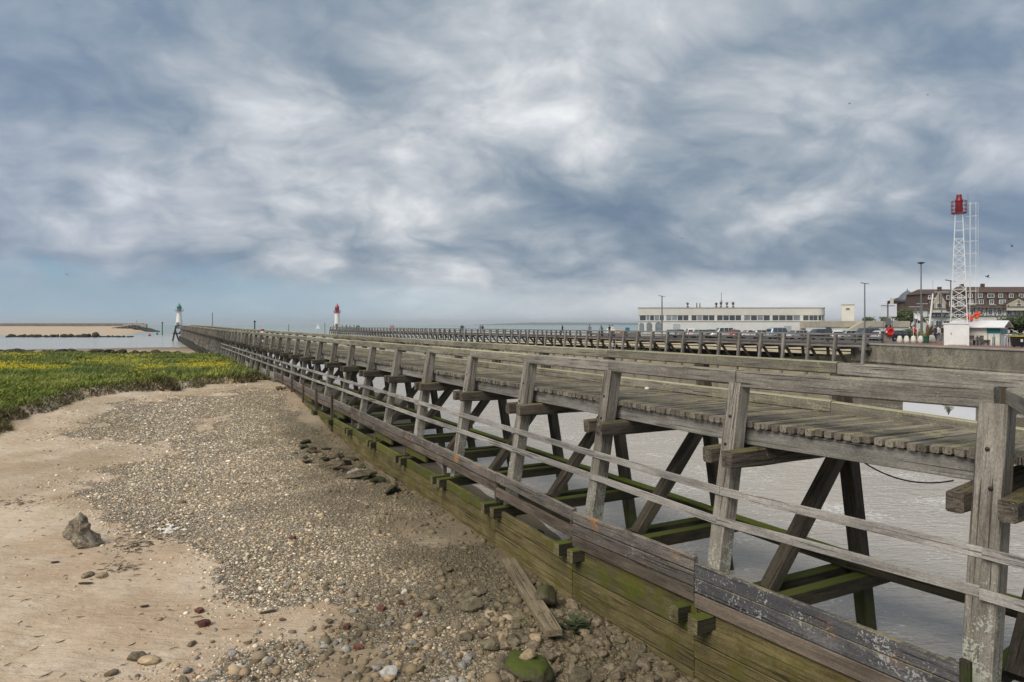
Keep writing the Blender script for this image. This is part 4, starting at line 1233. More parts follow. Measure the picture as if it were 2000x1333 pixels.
# orange bundle beside the tower
ob = thing('buoy_bundle', 'bright orange bundle of floats hanging beside the lattice tower above the kiosk', 'floats', (X_(1900, 62), 62, 2.05))
M_ORANGE = plain('orange_float', (.75, .10, .03), .5, 0, .2, 4)
for k in range(14):
    MB().lathe([(.02, -.16), (.12, -.11), (.16, 0), (.12, .11), (.02, .16)], 8, 0, Matrix.Translation((rnd.uniform(-.65, .65), rnd.uniform(-.25, .25), rnd.uniform(.15, .85)))).build('float', M_ORANGE, ob, True)
MB().tube([(0, .3, -2.05), (0, .3, .9)], .03, 5).build('pole', M_WHITE, ob)

# kiosk
d = 61.5
kx0, kx1 = X_(1882, d), X_(1950, d)
kx2 = X_(1962, d)
ki = thing('kiosk', 'long white wooden kiosk with teal end panels and a pale pitched roof', 'kiosk', (kx0, d, 0), R(-45))
KL = 2.75
ze_ = Z_(640, d)
MB().box((-.9, .0, 0), (KL, 3.2, ze_)).build('wall', M_WHITER, ki)
for k in range(5):
    x = -.85+(KL+.8)*(k+.5)/5
    MB().box((x-.62*(KL+.9)/6.2, -.03, .12), (x+.62*(KL+.9)/6.2, -.004, ze_-.1)).build('panel', M_CREAM, ki)
zr_ = Z_(628.5, d+1.6)
MB().add([(-1.2, -.45, ze_-.02), (KL+.35, -.45, ze_-.02), (KL+.35, 1.6, zr_), (-1.2, 1.6, zr_), (-1.2, 3.65, ze_-.02), (KL+.35, 3.65, ze_-.02), (-1.2, -.45, ze_+.06), (KL+.35, -.45, ze_+.06), (KL+.35, 1.6, zr_+.09), (-1.2, 1.6, zr_+.09), (-1.2, 3.65, ze_+.06), (KL+.35, 3.65, ze_+.06)],
  [(6, 7, 8, 9), (9, 8, 11, 10), (0, 3, 2, 1), (3, 4, 5, 2), (0, 1, 7, 6), (1, 2, 8, 7), (2, 5, 11, 8), (5, 4, 10, 11), (4, 3, 9, 10), (3, 0, 6, 9)]).build('roof', M_WHITE, ki)
MB().add([(KL+.01, .05, ze_), (KL+.01, 3.15, ze_), (KL+.01, 1.6, zr_-.06), (KL-.05, .05, ze_), (KL-.05, 3.15, ze_), (KL-.05, 1.6, zr_-.06)], [(0, 1, 2), (3, 5, 4), (0, 3, 4, 1), (1, 4, 5, 2), (2, 5, 3, 0)]).build('gable_panel', M_TEAL, ki)
MB().box((KL-1.0, -.05, 1.05), (KL+.02, -.032, ze_-.08)).build('shutter', M_TEAL, ki)
MB().box((-1.55, -.10, .0), (-.93, .0, ze_-.05)).build('shutter', M_TEAL, ki)
MB().box((KL+.01, .3, 1.0), (KL+.05, 2.9, ze_-.1)).build('shutter', M_TEAL, ki)
for k in range(3):
    MB().box((KL-.95+.45*k, -.06, .05), (KL-.90+.45*k, -.035, 1.0)).build('trim', M_TEAL, ki)
# railing, benches and small bollards before the kiosk
for i, (pa_, pb_) in enumerate(((1889, 1906), (1909, 1931))):
    dB = 60.2
    bn = thing('bench', 'grey wooden bench before the kiosk, the one %s' % ('next to the white cabinet' if i == 0 else 'with the reddish back'), 'bench', (X_((pa_+pb_)/2, dB), dB, 0), 0, 'benches before the kiosk')
    w_ = X_(pb_, dB)-X_(pa_, dB)
    MB().box((-w_/2, -.22, .42), (w_/2, .2, .48)).build('seat', W_FARD, bn)
    MB().box((-w_/2, .2, .50), (w_/2, .25, .85)).build('backrest', W_FARD, bn)
    for sx in (-1, 1):
        MB().box((sx*w_*.42-.04, -.2, 0), (sx*w_*.42+.04, .24, .415)).build('leg', M_GREYM, bn)
for px in (1906, 1912, 1939, 1943):
    t_ = pole_thing('bollard', 'slim dark bollard before the kiosk', 'bollard', (X_(px, 58.8), 58.8, 0), .75, .035, M_GREYM, 'slim bollards before the kiosk')
    MB().lathe([(.05, .75), (.06, .80), (.02, .86)], 8).build('cap', M_LGREYM, t_)
for px in (1967, 1973):
    t_ = thing('cycle_hoop', 'grey metal cycle hoop between the kiosk and the wheelie bin', 'cycle stand', (X_(px, 57), 57, 0), 0, 'cycle hoops')
    MB().tube([(-.22, 0, 0), (-.22, 0, .7), (-.1, 0, .9), (.1, 0, .9), (.22, 0, .7), (.22, 0, 0)], .025, 6).build('hoop', M_LGREYM, t_)
    MB().lathe([(.13, 0), (.16, .05), (.13, .1)], 8, 0, Matrix.Translation((0, 0, .9))).build('ring', M_LGREYM, t_)
# wheelie bin
d = 54.5
bnw = thing('wheelie_bin', 'big black waste bin with a yellow lid on the promenade', 'bin', (X_(1992, d), d, 0))
M_YEL = plain('yellow_plastic', (.55, .42, .02), .5)
MB().add([(-.42, -.32, .08), (.42, -.32, .08), (.42, .32, .08), (-.42, .32, .08), (-.52, -.40, .86), (.52, -.40, .86), (.52, .40, .86), (-.52, .40, .86)], [(0, 3, 2, 1), (4, 5, 6, 7), (0, 1, 5, 4), (1, 2, 6, 5), (2, 3, 7, 6), (3, 0, 4, 7)]).build('body', M_BLACK, bnw)
MB().box((-.55, -.45, .862), (.55, .43, .93)).build('lid', M_YEL, bnw)
MB().box((-.22, -.395, .45), (-.05, -.375, .66)).build('label', M_WHITE, bnw)
for sx in (-1, 1): MB().lathe([(.09, -.03), (.09, .03)], 10, 0, Matrix.Translation((sx*.32, .2, .09)) @ Matrix.Rotation(R(90), 4, 'Y')).build('wheel', M_BLACK, bnw)

# lifebuoy post, signpost and white blocks along the quay
d = 64.5
lb = thing('lifebuoy_post', 'red lifebuoy housing on a grey timber post at the quay edge', 'lifebuoy', (X_(1735, d), d, 0))
MB().box((-.33, -.12, 0), (.30, .2, .85)).build('post', W_FAR, lb)
b_ = MB(); b_.lathe([(.42, -.06), (.45, 0), (.42, .06)], 16, 0, Matrix.Translation((0, -.25, 1.15)) @ Mx); b_.build('housing', M_RED, lb)
b_ = MB()
b_.tube([(.28*math.cos(2*math.pi*k/16), -.36, 1.15+.28*math.sin(2*math.pi*k/16)) for k in range(17)], .075, 7, caps=False); b_.build('buoy', plain('bright_red', (.55, .03, .03), .4), lb)
MB().box((-.42, -.40, 1.05), (-.22, -.33, 1.22)).build('label', M_WHITE, lb)
for sx in (-.2, .2): MB().lathe([(.09, 1.5), (.1, 1.75), (.03, 1.85)], 8, 0, Matrix.Translation((sx, 0, 0))).build('light', M_BLACK, lb)
tl_ = thing('lamp_post', 'grey T shaped lamp post with a round sign behind the lifebuoy', 'lamp post', (X_(1734, 66.5), 66.5, 0))
MB().tube([(0, 0, 0), (0, 0, Z_(594, 66.5))], [.09, .07], 8).build('pole', M_GREYM, tl_)
MB().box((-.62, -.12, Z_(598.5, 66.5)), (.62, .12, Z_(597, 66.5))).build('lamp_arm', M_GREYM, tl_)
b_ = MB(); b_.lathe([(.33, -.015), (.33, .015)], 14, 0, Matrix.Translation((0, -.10, Z_(629, 66.5))) @ Mx); b_.build('round_sign', M_GREYM, tl_)
pf = thing('banner_frame', 'pale empty banner stretched between two thin poles above the terrace', 'banner', (X_(1736, 100), 100, 0))
for px in (1726, 1743): MB().tube([(X_(px, 100)-pf.location.x, 0, LOW), (X_(px, 100)-pf.location.x, 0, Z_(594, 100))], .05, 6).build('pole', M_GREYM, pf)
MB().box((X_(1720.5, 100)-pf.location.x, -.08, Z_(619, 100)), (X_(1751, 100)-pf.location.x, -.06, Z_(594, 100))).build('cloth', M_WHITEP, pf)
for i, px in enumerate((1757, 1770.5, 1784, 1798, 1820)):
    d = 67
    o = MB()
    w_ = .27
    prof = [(.30, 0), (.26, .30), (.20, .56), (.14, .66), (.03, .69)]
    o.lathe([(r_*1.0, z_) for r_, z_ in prof], 10)
    o = o.build('concrete_block', M_STONE, None, True); o.location = (X_(px, d), d, 0)
    o.scale = (1, 1, 1.05) if i != 4 else (1.25, 1.25, 1.15)
    tag(o, ('rounded white concrete block in the row between lifebuoy and planter' if i < 4 else 'rounded white concrete block on the kiosk side of the green planter'), 'block', 'white concrete blocks on the quay')
d = 66
pl = thing('planter', 'green round planter holding a dead brown plant beside the white blocks', 'planter', (X_(1809, d), d, 0))
MB().lathe([(.22, 0), (.27, .62), (.30, .63), (.30, .68), (.25, .68), (.24, .6)], 12).build('pot', plain('green_planter', (.02, .08, .05), .5), pl)
b_ = MB()
for k in range(70):
    a = rnd.random()*6.28; l = rnd.uniform(.5, 1.3)
    p1 = Vector((.25+.25*math.cos(a), .2*math.sin(a), .6+l*.55)); p2 = Vector((.45+.35*math.cos(a), .4*math.sin(a), .6+l))
    b_.tube([(.05*math.cos(a), .05*math.sin(a), .55), p1, p2], [.02, .035, .012], 4)
b_.build('dead_plant', plain('dead_brown_leaf', (.11, .075, .04)), pl)
# flags and a menu board
fl_ = thing('flag_banner', 'white feather flags on two poles before the hotel', 'flags', (X_(1789, 80), 80, 0))
for k, px in enumerate((1785, 1792)):
    x = X_(px, 80)-fl_.location.x
    MB().tube([(x, 0, 0), (x, 0, Z_(609, 80))], .03, 5).build('pole', M_LGREYM, fl_)
    zt_ = Z_(612, 80); vs = []
    for j in range(7):
        f = j/6; vs += [(x+.03, -.02, zt_-f*(.6+.2*k)), (x+.55-.25*f*f, -.02+.08*math.sin(f*5), zt_-.12-f*(.6+.2*k))]
    MB().add(vs, [(2*j, 2*j+1, 2*j+3, 2*j+2) for j in range(6)]).build('flag', M_WHITE, fl_)
mbd = thing('notice_board', 'small white notice board with a dark picture beside the flags', 'sign', (X_(1788.5, 76), 76, 0))
MB().box((-.26, -.02, .85), (.26, .02, 1.45)).build('panel', M_WHITE, mbd)
MB().box((-.12, -.035, 1.0), (.12, -.022, 1.3)).build('picture', M_GREYM, mbd)
for sx in (-.22, .22): MB().box((sx-.03, .022, 0), (sx+.03, .06, 1.4)).build('leg', M_WHITE, mbd)
# lamp posts
def lamp(label, px, ytop, d, style):
    t_ = thing('lamp_post', label, 'lamp post', (X_(px, d), d, LOW if d > 84 else 0))
    zt_ = Z_(ytop, d) - t_.location.z
    MB().tube([(0, 0, 0), (0, 0, zt_)], [.09*d/75, .06*d/75], 8).build('pole', M_GREYM, t_)
    if style == 'disc':
        MB().lathe([(.08, zt_-.12), (.36, zt_-.02), (.36, zt_+.05), (.1, zt_+.10)], 12).build('lamp_head', M_BLACK, t_)
    elif style == 'double':
        MB().bar((0, 0, zt_), (-.55, 0, zt_+.10), .18, .08).build('lamp_head', M_GREYM, t_)
        MB().bar((0, 0, zt_), (.50, 0, zt_-.04), .18, .08).build('lamp_head', M_GREYM, t_)
    else:
        for sx in (-1, 1): MB().box((min(.03*sx, sx*.95), -.12, zt_-.10), (max(.03*sx, sx*.95), .12, zt_)).build('lamp_head', M_LGREYM, t_)
    return t_
lamp('tall grey lamp post with a flat disc head near the flags', 1799, 514, 74, 'disc')
lamp('grey lamp post with twin small arms between pavilion and lifebuoy', 1689, 554, 92, 'double')
lamp('thin lamp post before the arched windows of the pavilion', 1293, 579, 112, 'double')
lamp('T shaped lamp post before the gabled hotel wing', 1839, 570, 96, 'tee')
lamp('T shaped lamp post before the domed turret', 1788, 599, 104, 'tee')
lamp('small T shaped lamp post before the tall bush and house', 1801, 593, 118, 'tee')
lamp('dark lamp post close beside the lattice tower', 1857, 549, 72, 'double')
wm_ = thing('leaning_mast', 'white mast leaning slightly before the brown hotel', 'mast', (X_(1812, 80), 80, 0))
MB().tube([(0, 0, 0), (X_(1822, 80)-X_(1812, 80), 0, Z_(574, 80))], [.12, .08], 8).build('pole', M_WHITE, wm_)
MB().tube([(-.0, 0, Z_(583, 80)), (1.0, 0, Z_(583, 80))], .04, 5).build('spreader', M_WHITE, wm_)
pole_thing('aerial', 'thin aerial with a small tip above the hotel roof', 'aerial', (X_(1822, 200), 200, 0), Z_(547, 200), .05)

# beach furniture far behind the second jetty
bt = thing('beach_tent', 'white beach tent far behind the second jetty', 'tent', (X_(1193, 190), 190, -1.2))
MB().add([(-1.2, -1, 0), (1.2, -1, 0), (1.2, 1, 0), (-1.2, 1, 0), (-1.2, -1, 1.2), (1.2, -1, 1.2), (1.2, 1, 1.2), (-1.2, 1, 1.2), (-.9, 0, 2.0), (.9, 0, 2.0)], [(0, 1, 5, 4), (1, 2, 6, 5), (2, 3, 7, 6), (3, 0, 4, 7), (4, 5, 9, 8), (6, 7, 8, 9), (5, 6, 9), (7, 4, 8)]).build('canvas', M_WHITE, bt)
bb = thing('beach_banner', 'blue banner on poles on the far beach beside the pavilion', 'banner', (X_(1225.5, 190), 190, -1.2))
for sx in (-.55, .55): MB().tube([(sx, .03, 0), (sx, .03, 2.2)], .04, 5).build('pole', M_WHITE, bb)
MB().box((-.6, -.02, 1.1), (.6, .0, 2.2)).build('cloth', plain('blue_cloth', (.02, .16, .30)), bb)
kb = thing('beach_hut', 'low hut with yellow and red stripes on the far beach', 'hut', (X_(1210, 190), 190, -1.2))
MB().box((-.9, 0, 0), (.2, 1, 1.1)).build('wall', plain('yellow_paint', (.6, .45, .15)), kb); MB().box((.21, 0, 0), (.9, 1, 1.0)).build('door', M_RED, kb)

# ------------------------------------------------------------------ lighthouses
def lighthouse(label, px, d, zb, y_gal, y_lan0, y_dome, y_top, r0, r1, rg, rl, mat, dark_gal):
    t_ = thing('lighthouse', label, 'lighthouse', (X_(px, d), d, zb))
    z = lambda y: Z_(y, d)-zb
    zg = z(y_gal)
    MB().lathe([(r0*1.15, 0), (r0*1.1, .5), (r0, .6), (r1, zg-.3), (r1*1.25, zg-.05)], 16).build('tower', M_WHITE, t_, False)
    g = MB().lathe([(r1*1.2, zg-.05), (rg, zg), (rg, zg+.18)], 16).build('gallery', M_GREYM if dark_gal else mat, t_)
    b_ = MB()
    for k in range(14):
        a = 2*math.pi*k/14; b_.tube([(rg*.96*math.cos(a), rg*.96*math.sin(a), zg+.18), (rg*1.04*math.cos(a), rg*1.04*math.sin(a), z(y_lan0))], .07, 4)
    b_.tube([(rg*1.04*math.cos(2*math.pi*k/16), rg*1.04*math.sin(2*math.pi*k/16), z(y_lan0)) for k in range(17)], .07, 5, caps=False)
    b_.build('railing', M_LGREYM if dark_gal else mat, g)
    L_ = MB().lathe([(rl, zg+.18), (rl, z(y_dome)-.0)], 12).build('lantern', mat, t_)
    for k in range(8):
        a = 2*math.pi*k/8; MB().box((-.32, -.04, 0), (.32, .04, .55*(z(y_dome)-zg)), 0, Matrix.Translation((rl*1.0*math.cos(a), rl*1.0*math.sin(a), zg+.5*(z(y_dome)-zg)-.1)) @ Matrix.Rotation(a+math.pi/2, 4, 'Z')).build('pane', M_GLASS, L_)
    zd = z(y_dome); zt_ = z(y_top)
    MB().lathe([(rl*1.15, zd), (rl*1.05, zd+.12), (rl*.8, zd+(zt_-zd)*.42), (rl*.35, zd+(zt_-zd)*.62), (rl*.22, zd+(zt_-zd)*.66), (rl*.26, zd+(zt_-zd)*.78), (.05, zt_)], 12).build('dome', mat, t_, True)
    MB().box((-.45, -r0*1.13, .3), (.45, -r0*.9, 2.2)).build('door', M_GREYM, t_)
lighthouse('white lighthouse with a green lantern at the tip of the near jetty', 350, 274, .5, 608.5, 604, 600, 592.5, 1.35, .80, 1.55, .80, plain('green_lantern_paint', (.008, .20, .17), .35), True)
lighthouse('white lighthouse with a red lantern at the end of the far jetty', 658.5, 268, 0, 611.5, 607, 601, 592.5, 1.05, .95, 1.30, .75, plain('red_lantern_paint', (.42, .012, .03), .35), False)

# ------------------------------------------------------------------ marks at sea
def mark(name, label, cat, px, y0, y1, d, r, mat, head=None):
    z1 = Z_(y1, d)
    t_ = thing(name, label, cat, (X_(px, d), d, WATER-.3))
    MB().tube([(0, 0, 0), (0, 0, z1-WATER+.3)], [r, r*.8], 6).build('pole', mat, t_)
    if head: MB().lathe([(.02, -.5), (.5, -.2), (.5, .3), (.05, .5)], 8, 0, Matrix.Translation((0, 0, z1-WATER+.6))).build('topmark', head, t_)
    return t_
M_GRN = plain('green_mark_paint', (.02, .12, .05))
mark('channel_beacon', 'slim green beacon pole in the water beyond the breakwater rocks', 'beacon', 317, 650, 632, 420, .34, M_GRN, M_BLACK)
mark('sea_pole', 'thin tall pole in the sea behind the near jetty', 'pole', 415, 640, 611, 420, .28, M_GREYM)
mark('channel_beacon', 'short dark beacon above the rail of the near jetty', 'beacon', 497.5, 645, 630, 300, .30, M_BLACK, M_BLACK)
mark('sea_pole', 'faint pole in the sea between the two jetties', 'pole', 564, 645, 634, 330, .2, M_GREYM)
mark('sea_pole', 'faint pole in the sea close before the red lighthouse', 'pole', 634.5, 650, 631, 330, .2, M_GREYM)
sb = thing('sailboat', 'tiny white sailing boat on the horizon near the red lighthouse', 'sailboat', (X_(621, 900), 900, WATER))
MB().add([(-2.6, 0, .8), (0, -.9, .8), (2.9, 0, .9), (0, .9, .8), (-2.2, 0, -.2), (2.2, 0, -.2)], [(0, 1, 2, 3), (0, 4, 5, 2, 1), (0, 3, 2, 5, 4)]).build('hull', M_WHITE, sb)
MB().tube([(0, 0, .8), (0, 0, 8.2)], .08, 5).build('mast', M_LGREYM, sb)
MB().add([(-.15, 0, 1.5), (-2.6, .25, 1.5), (-.1, 0, 8)], [(0, 1, 2)]).build('sail', M_WHITE, sb)
MB().add([(.2, 0, 1.2), (2.5, -.2, 1.1), (.1, 0, 7)], [(0, 1, 2)]).build('sail', M_WHITE, sb)
for i, (px, y, mt, lab) in enumerate(((292, 657, M_RED, 'small red buoy in the water before the breakwater rocks'), (307, 654, M_GRN, 'small green buoy in the water beside the red one'))):
    d = (EYE-WATER)*FPX/(y-HOR)
    t_ = thing('buoy', lab, 'buoy', (X_(px, d), d, WATER)); MB().lathe([(.2, -.3), (.75, .1), (.7, .6), (.25, 1.3), (.05, 1.4)], 10).build('float', mt, t_, True)
    MB().tube([(0, 0, 1.3), (0, 0, 2.1)], .06, 5).build('topmark', M_BLACK, t_)

# sand bank, breakwater, far coast
d0 = 416
def bank(X, Y):
    f = np.clip((Y-395)/520, 0, 1)
    z = WATER-.35+ f*5.4
    e = sstep(X, -.545*Y-10+25*(fbm(Y*.02, Y*0, 71, 3)-.5), -.515*Y+5)
    return z-e*7 + (fbm(X*.03, Y*.03, 72, 3)-.5)*.7
ysb = np.linspace(395, 920, 60)
xsb = np.array([np.linspace(-1.15*y-60, -.48*y, 60) for y in ysb])
o = link('sand_bank', grid_mesh('sand_bank', xsb, ysb, bank, {}, M_SAND)); tag(o, kind='structure')
M_BWALL = plain('dark_breakwater_stone', (.16, .14, .12), .9, 0, .2, .3, .4)
bw = thing('breakwater', 'long low grey breakwater wall beyond the sand bank', 'breakwater', (X_(150, 860), 860, -1))
xA, xB = X_(-260, 860), X_(289, 860)
MB().box((xA-bw.location.x, -1, -6), (xB-bw.location.x-6, 3, Z_(632, 860)+1)).build('wall', M_BWALL, bw)
MB().box((X_(240, 855)-bw.location.x, -5, -6), (xB-bw.location.x, -1.2, Z_(633, 855)+1)).build('pier_head', M_CONC, bw)
MB().tube([(xB-bw.location.x-14, 0, 4), (xB-bw.location.x-14, 0, 9)], .25, 5).build('mast', M_GREYM, bw)
def rock_mesh(seed, n=1, flat=.7):
    bm = bmesh.new(); bmesh.ops.create_icosphere(bm, subdivisions=n, radius=.5)
    r_ = random.Random(seed)
    ph = [Vector((r_.gauss(0, 1), r_.gauss(0, 1), r_.gauss(0, 1))).normalized() for _ in range(7)]
    cut = [r_.uniform(.22, .42) for _ in ph]
    for v_ in bm.verts:
        p = v_.co.copy()
        for q, c in zip(ph, cut):
            e = p.dot(q)
            if e > c: p -= q*(e-c)*.95
        v_.co = Vector((p.x*1.15, p.y, p.z*flat)) + Vector((r_.uniform(-1, 1), r_.uniform(-1, 1), r_.uniform(-1, 1)))*.025
    me = bpy.data.meshes.new('stone'); bm.to_mesh(me); bm.free()
    return me
def rock_mat(name, a, b_, moss=None, bright=.35):
    m, t, bs = newmat(name)
    pos = t.n('ShaderNodeNewGeometry').outputs['Position']; r_ = t.n('ShaderNodeObjectInfo').outputs['Random']
    co = t.n('ShaderNodeTexCoord').outputs['Object']
    v_ = t.vm('ADD', co, t.comb(t.m('MULTIPLY', r_, 31), t.m('MULTIPLY', r_, 17), 0))
    n1 = t.noise(v_, 3.2, 6, .65); n2 = t.noise(v_, 14, 4, .7)
    c = t.mix(t.step(t.m('ADD', t.m('MULTIPLY', n1, .65), t.m('MULTIPLY', n2, .35)), .38, .64), a+(1,), b_+(1,))
    if moss:
        nz = t.sep(t.n('ShaderNodeNewGeometry').outputs['Normal'])[2]
        c = t.mix(t.m('MULTIPLY', t.step(t.m('ADD', nz, t.m('MULTIPLY', t.m('SUBTRACT', n1, .5), 2.2)), .15, .75), .9), c, t.mix(n2, tuple(.5*x for x in moss)+(1,), moss+(1,)))
    k = t.m('ADD', 1-bright, t.m('MULTIPLY', r_, 2*bright))
    t.put(bs.inputs['Base Color'], t.mix(1.0, c, t.comb(k, k, k), 'MULTIPLY'))
    bs.inputs['Roughness'].default_value = .85; bs.inputs['Specular IOR Level'].default_value = .25
    bp = t.n('ShaderNodeBump', None, {'Strength': .6, 'Distance': .03, 'Height': t.m('ADD', n1, t.m('MULTIPLY', n2, .5))}); t.put(bs.inputs['Normal'], bp.outputs[0])
    return m
M_RDARK = rock_mat('dark_seaweed_rock', (.02, .019, .015), (.075, .065, .045), (.05, .055, .018))
M_RBW = rock_mat('breakwater_rock', (.022, .021, .020), (.09, .083, .074))
rk_dark = [rock_mesh(k, 2, .62) for k in range(6)]
for me in rk_dark: me.materials.append(M_RDARK)
rk_bw = [rock_mesh(20+k, 1, .8) for k in range(5)]
b_ = MB()
for k in range(520):
    f = rnd.random()**.7
    px = 190+120*f; d = 750-130*f+rnd.uniform(-22, 22)
    hgt_ = (.6+5.2*min((px-185)/75, 1) if px < 268 else max(.1, 5.8*(312-px)/44))*rnd.random()**.7
    me = rnd.choice(rk_bw); sc_ = rnd.uniform(1.6, 3.4)
    b_.add([tuple(v_.co*sc_) for v_ in me.vertices], [tuple(p.vertices) for p in me.polygons], 0, Matrix.Translation((X_(px, d), d, WATER-.2+hgt_)) @ Matrix.Rotation(rnd.random()*6, 4, 'Z'))
tag(b_.build('rock_mound', M_RBW), 'mound of dark boulders heaped at the end of the breakwater', 'rocks', None, 'stuff')
# line of dark rocks awash
for k in range(62):
    f = k/61; px = 14+246*f+rnd.uniform(-2, 2); d = 352+rnd.uniform(-5, 5)
    sc_ = rnd.uniform(.9, 2.0)*(1.15 if px < 180 else .7)
    big_ = k == 42
    if big_: px, sc_ = 186, 3.8
    o = link('rock', rnd.choice(rk_dark)); o.location = (X_(px, d), d, WATER+.30*sc_)
    o.scale = (sc_*1.5, sc_, sc_*rnd.uniform(1.0, 1.9)); o.rotation_euler = (rnd.uniform(-.3, .3), 0, rnd.random()*6)
    tag(o, 'biggest dark rock of the line awash before the sand bank' if big_ else '%s dark awash rock %s of the rock line' % ('bulky' if sc_ > 1.5 else 'low', ('at the open water end', 'before the middle', 'in the middle', 'beside the biggest rock', 'at the thin lighthouse end')[min(4, int(f*5))]), 'rock', None if big_ else 'dark rocks awash before the sand bank')
# hazy far coast
M_HILL = plain('far_coast_woods', (.06, .085, .07), .9, 0, .2, .004)
vs, fs = [], []
nH = 60
for k in range(nH+1):
    f = k/nH; px = 925+700*f; d = 9000
    h_ = Z_(HOR-4.5*min(1, f*6)*(.75+.4*float(fbm(f*9, 0, 81, 3))), d)
    vs += [(X_(px, d), d, WATER-2), (X_(px, d), d, h_), (X_(px, d+900), d+900, h_*1.02), (X_(px, d+900), d+900, WATER-2)]
for k in range(nH):
    for j in range(3): fs.append((4*k+j, 4*k+4+j, 4*k+5+j, 4*k+1+j))
o = MB().add(vs, fs).build('hills', M_HILL); tag(o, kind='structure')
# ------------------------------------------------------------------ people
SKIN = plain('skin', (.42, .25, .18), .6); HAIR = plain('dark_hair', (.03, .02, .015), .7)
def person_mesh(pose, shirt, legs):
    """one continuous body grown from a jointed skeleton"""
    P = {'pel': (0, 0, .93), 'wst': (0, .0, 1.08), 'che': (0, 0, 1.32), 'nck': (0, -.01, 1.47), 'hd0': (0, -.03, 1.56), 'hd1': (0, -.04, 1.68)}
    st = {'stand': .04, 'walk': .24, 'lean': .05}[pose]
    R_ = {'pel': .135, 'wst': .125, 'che': .15, 'nck': .055, 'hd0': .085, 'hd1': .075}
    E = [('pel', 'wst'), ('wst', 'che'), ('che', 'nck'), ('nck', 'hd0'), ('hd0', 'hd1')]
    fw = -.22 if pose == 'lean' else 0
    if pose == 'lean':
        for k in ('wst', 'che', 'nck', 'hd0', 'hd1'):
            x, y, z = P[k]; P[k] = (x, y+fw*(z-.93)/.6, z-.06*(z-.93))
    for s, nm in ((-1, 'l'), (1, 'r')):
        P['hip'+nm] = (s*.09, 0, .86); P['kne'+nm] = (s*.10, -s*st*.6-.02, .48); P['ank'+nm] = (s*.10, -s*st+.03*(pose == 'walk'), .08); P['toe'+nm] = (s*.11, -s*st-.15, .04)
        R_.update({'hip'+nm: .095, 'kne'+nm: .062, 'ank'+nm: .048, 'toe'+nm: .035})
        c = P['che']
        P['sho'+nm] = (s*.19, c[1], c[2]+.08); P['elb'+nm] = (s*.26, c[1]+(s*st*.4 if pose != 'lean' else -.10), c[2]-.20)
        P['wri'+nm] = (s*.25, c[1]+(s*st*.7-.06 if pose != 'lean' else -.30), c[2]-(.43 if pose != 'lean' else .28)); P['hnd'+nm] = (s*.25, c[1]+(s*st*.8-.08 if pose != 'lean' else -.38), c[2]-(.52 if pose != 'lean' else .30))
        R_.update({'sho'+nm: .065, 'elb'+nm: .048, 'wri'+nm: .034, 'hnd'+nm: .04})
        E += [('pel', 'hip'+nm), ('hip'+nm, 'kne'+nm), ('kne'+nm, 'ank'+nm), ('ank'+nm, 'toe'+nm), ('che', 'sho'+nm), ('sho'+nm, 'elb'+nm), ('elb'+nm, 'wri'+nm), ('wri'+nm, 'hnd'+nm)]
    keys = list(P); me = bpy.data.meshes.new('body')
    me.from_pydata([P[k] for k in keys], [(keys.index(a), keys.index(b)) for a, b in E], [])
    o = bpy.data.objects.new('body', me); C.objects.link(o)
    o.modifiers.new('s', 'SKIN'); sv = me.skin_vertices[0].data
    for i, k in enumerate(keys): sv[i].radius = (R_[k], R_[k]*(.8 if k in ('pel', 'wst', 'che') else 1))
    sv[keys.index('pel')].use_root = True
    ms = o.modifiers.new('d', 'SUBSURF'); ms.levels = 1; ms.render_levels = 1
    dg = bpy.context.evaluated_depsgraph_get()
    out = bpy.data.meshes.new_from_object(o.evaluated_get(dg))
    bpy.data.objects.remove(o); out.name = 'body'
    out.materials.clear()
    for mt in (SKIN, shirt, legs): out.materials.append(mt)
    for p in out.polygons:
        c = p.center; z = c.z
        p.material_index = 0 if z > P['nck'][2]+.02 or (abs(c.x) > .2 and z < P['wri'+'l'][2]+.02 and z > .6 and abs(c.x) > .215) else (1 if z > .92 or abs(c.x) > .21 else 2)
        p.use_smooth = True
    hd = P['hd1']
    b_ = MB(); b_.lathe([(.095, -.05), (.105, .01), (.085, .06), (.03, .085)], 9, 0, Matrix.Translation((hd[0], hd[1]+.025, hd[2]-.005)))
    for s in (-1, 1): b_.add([(s*.085, -.02+hd[1], hd[2]-.06), (s*.10, .0+hd[1], hd[2]-.05), (s*.085, .0+hd[1], hd[2]-.10)], [(0, 1, 2)])
    return out, b_.mesh('hair', True)
def cloth(n, c): return plain(n, c, .8)
CL = {'black': cloth('black_cloth', (.015, .015, .018)), 'navy': cloth('navy_cloth', (.02, .03, .06)), 'red': cloth('red_cloth', (.45, .03, .05)), 'grey': cloth('grey_cloth', (.14, .14, .15)), 'white': cloth('white_cloth', (.6, .58, .56)), 'denim': cloth('denim_cloth', (.06, .08, .13)), 'pink': cloth('pink_cloth', (.5, .22, .26)), 'tan': cloth('tan_cloth', (.25, .19, .12))}
_pc = {}
def person(pos, rz, pose, a, b2, label, group):
    if (pose, a, b2) not in _pc: _pc[(pose, a, b2)] = person_mesh(pose, CL[a], CL[b2])
    bm_, hm = _pc[(pose, a, b2)]
    t_ = thing('person', label, 'person', pos, rz, group)
    b_ = link('body', bm_, None, t_); link('hair', hm, HAIR, b_)
def on_fj(px, a=1.4):
    m_ = 1e5/(px-300)/3.07
    return floc(m_, a, 0, .022)
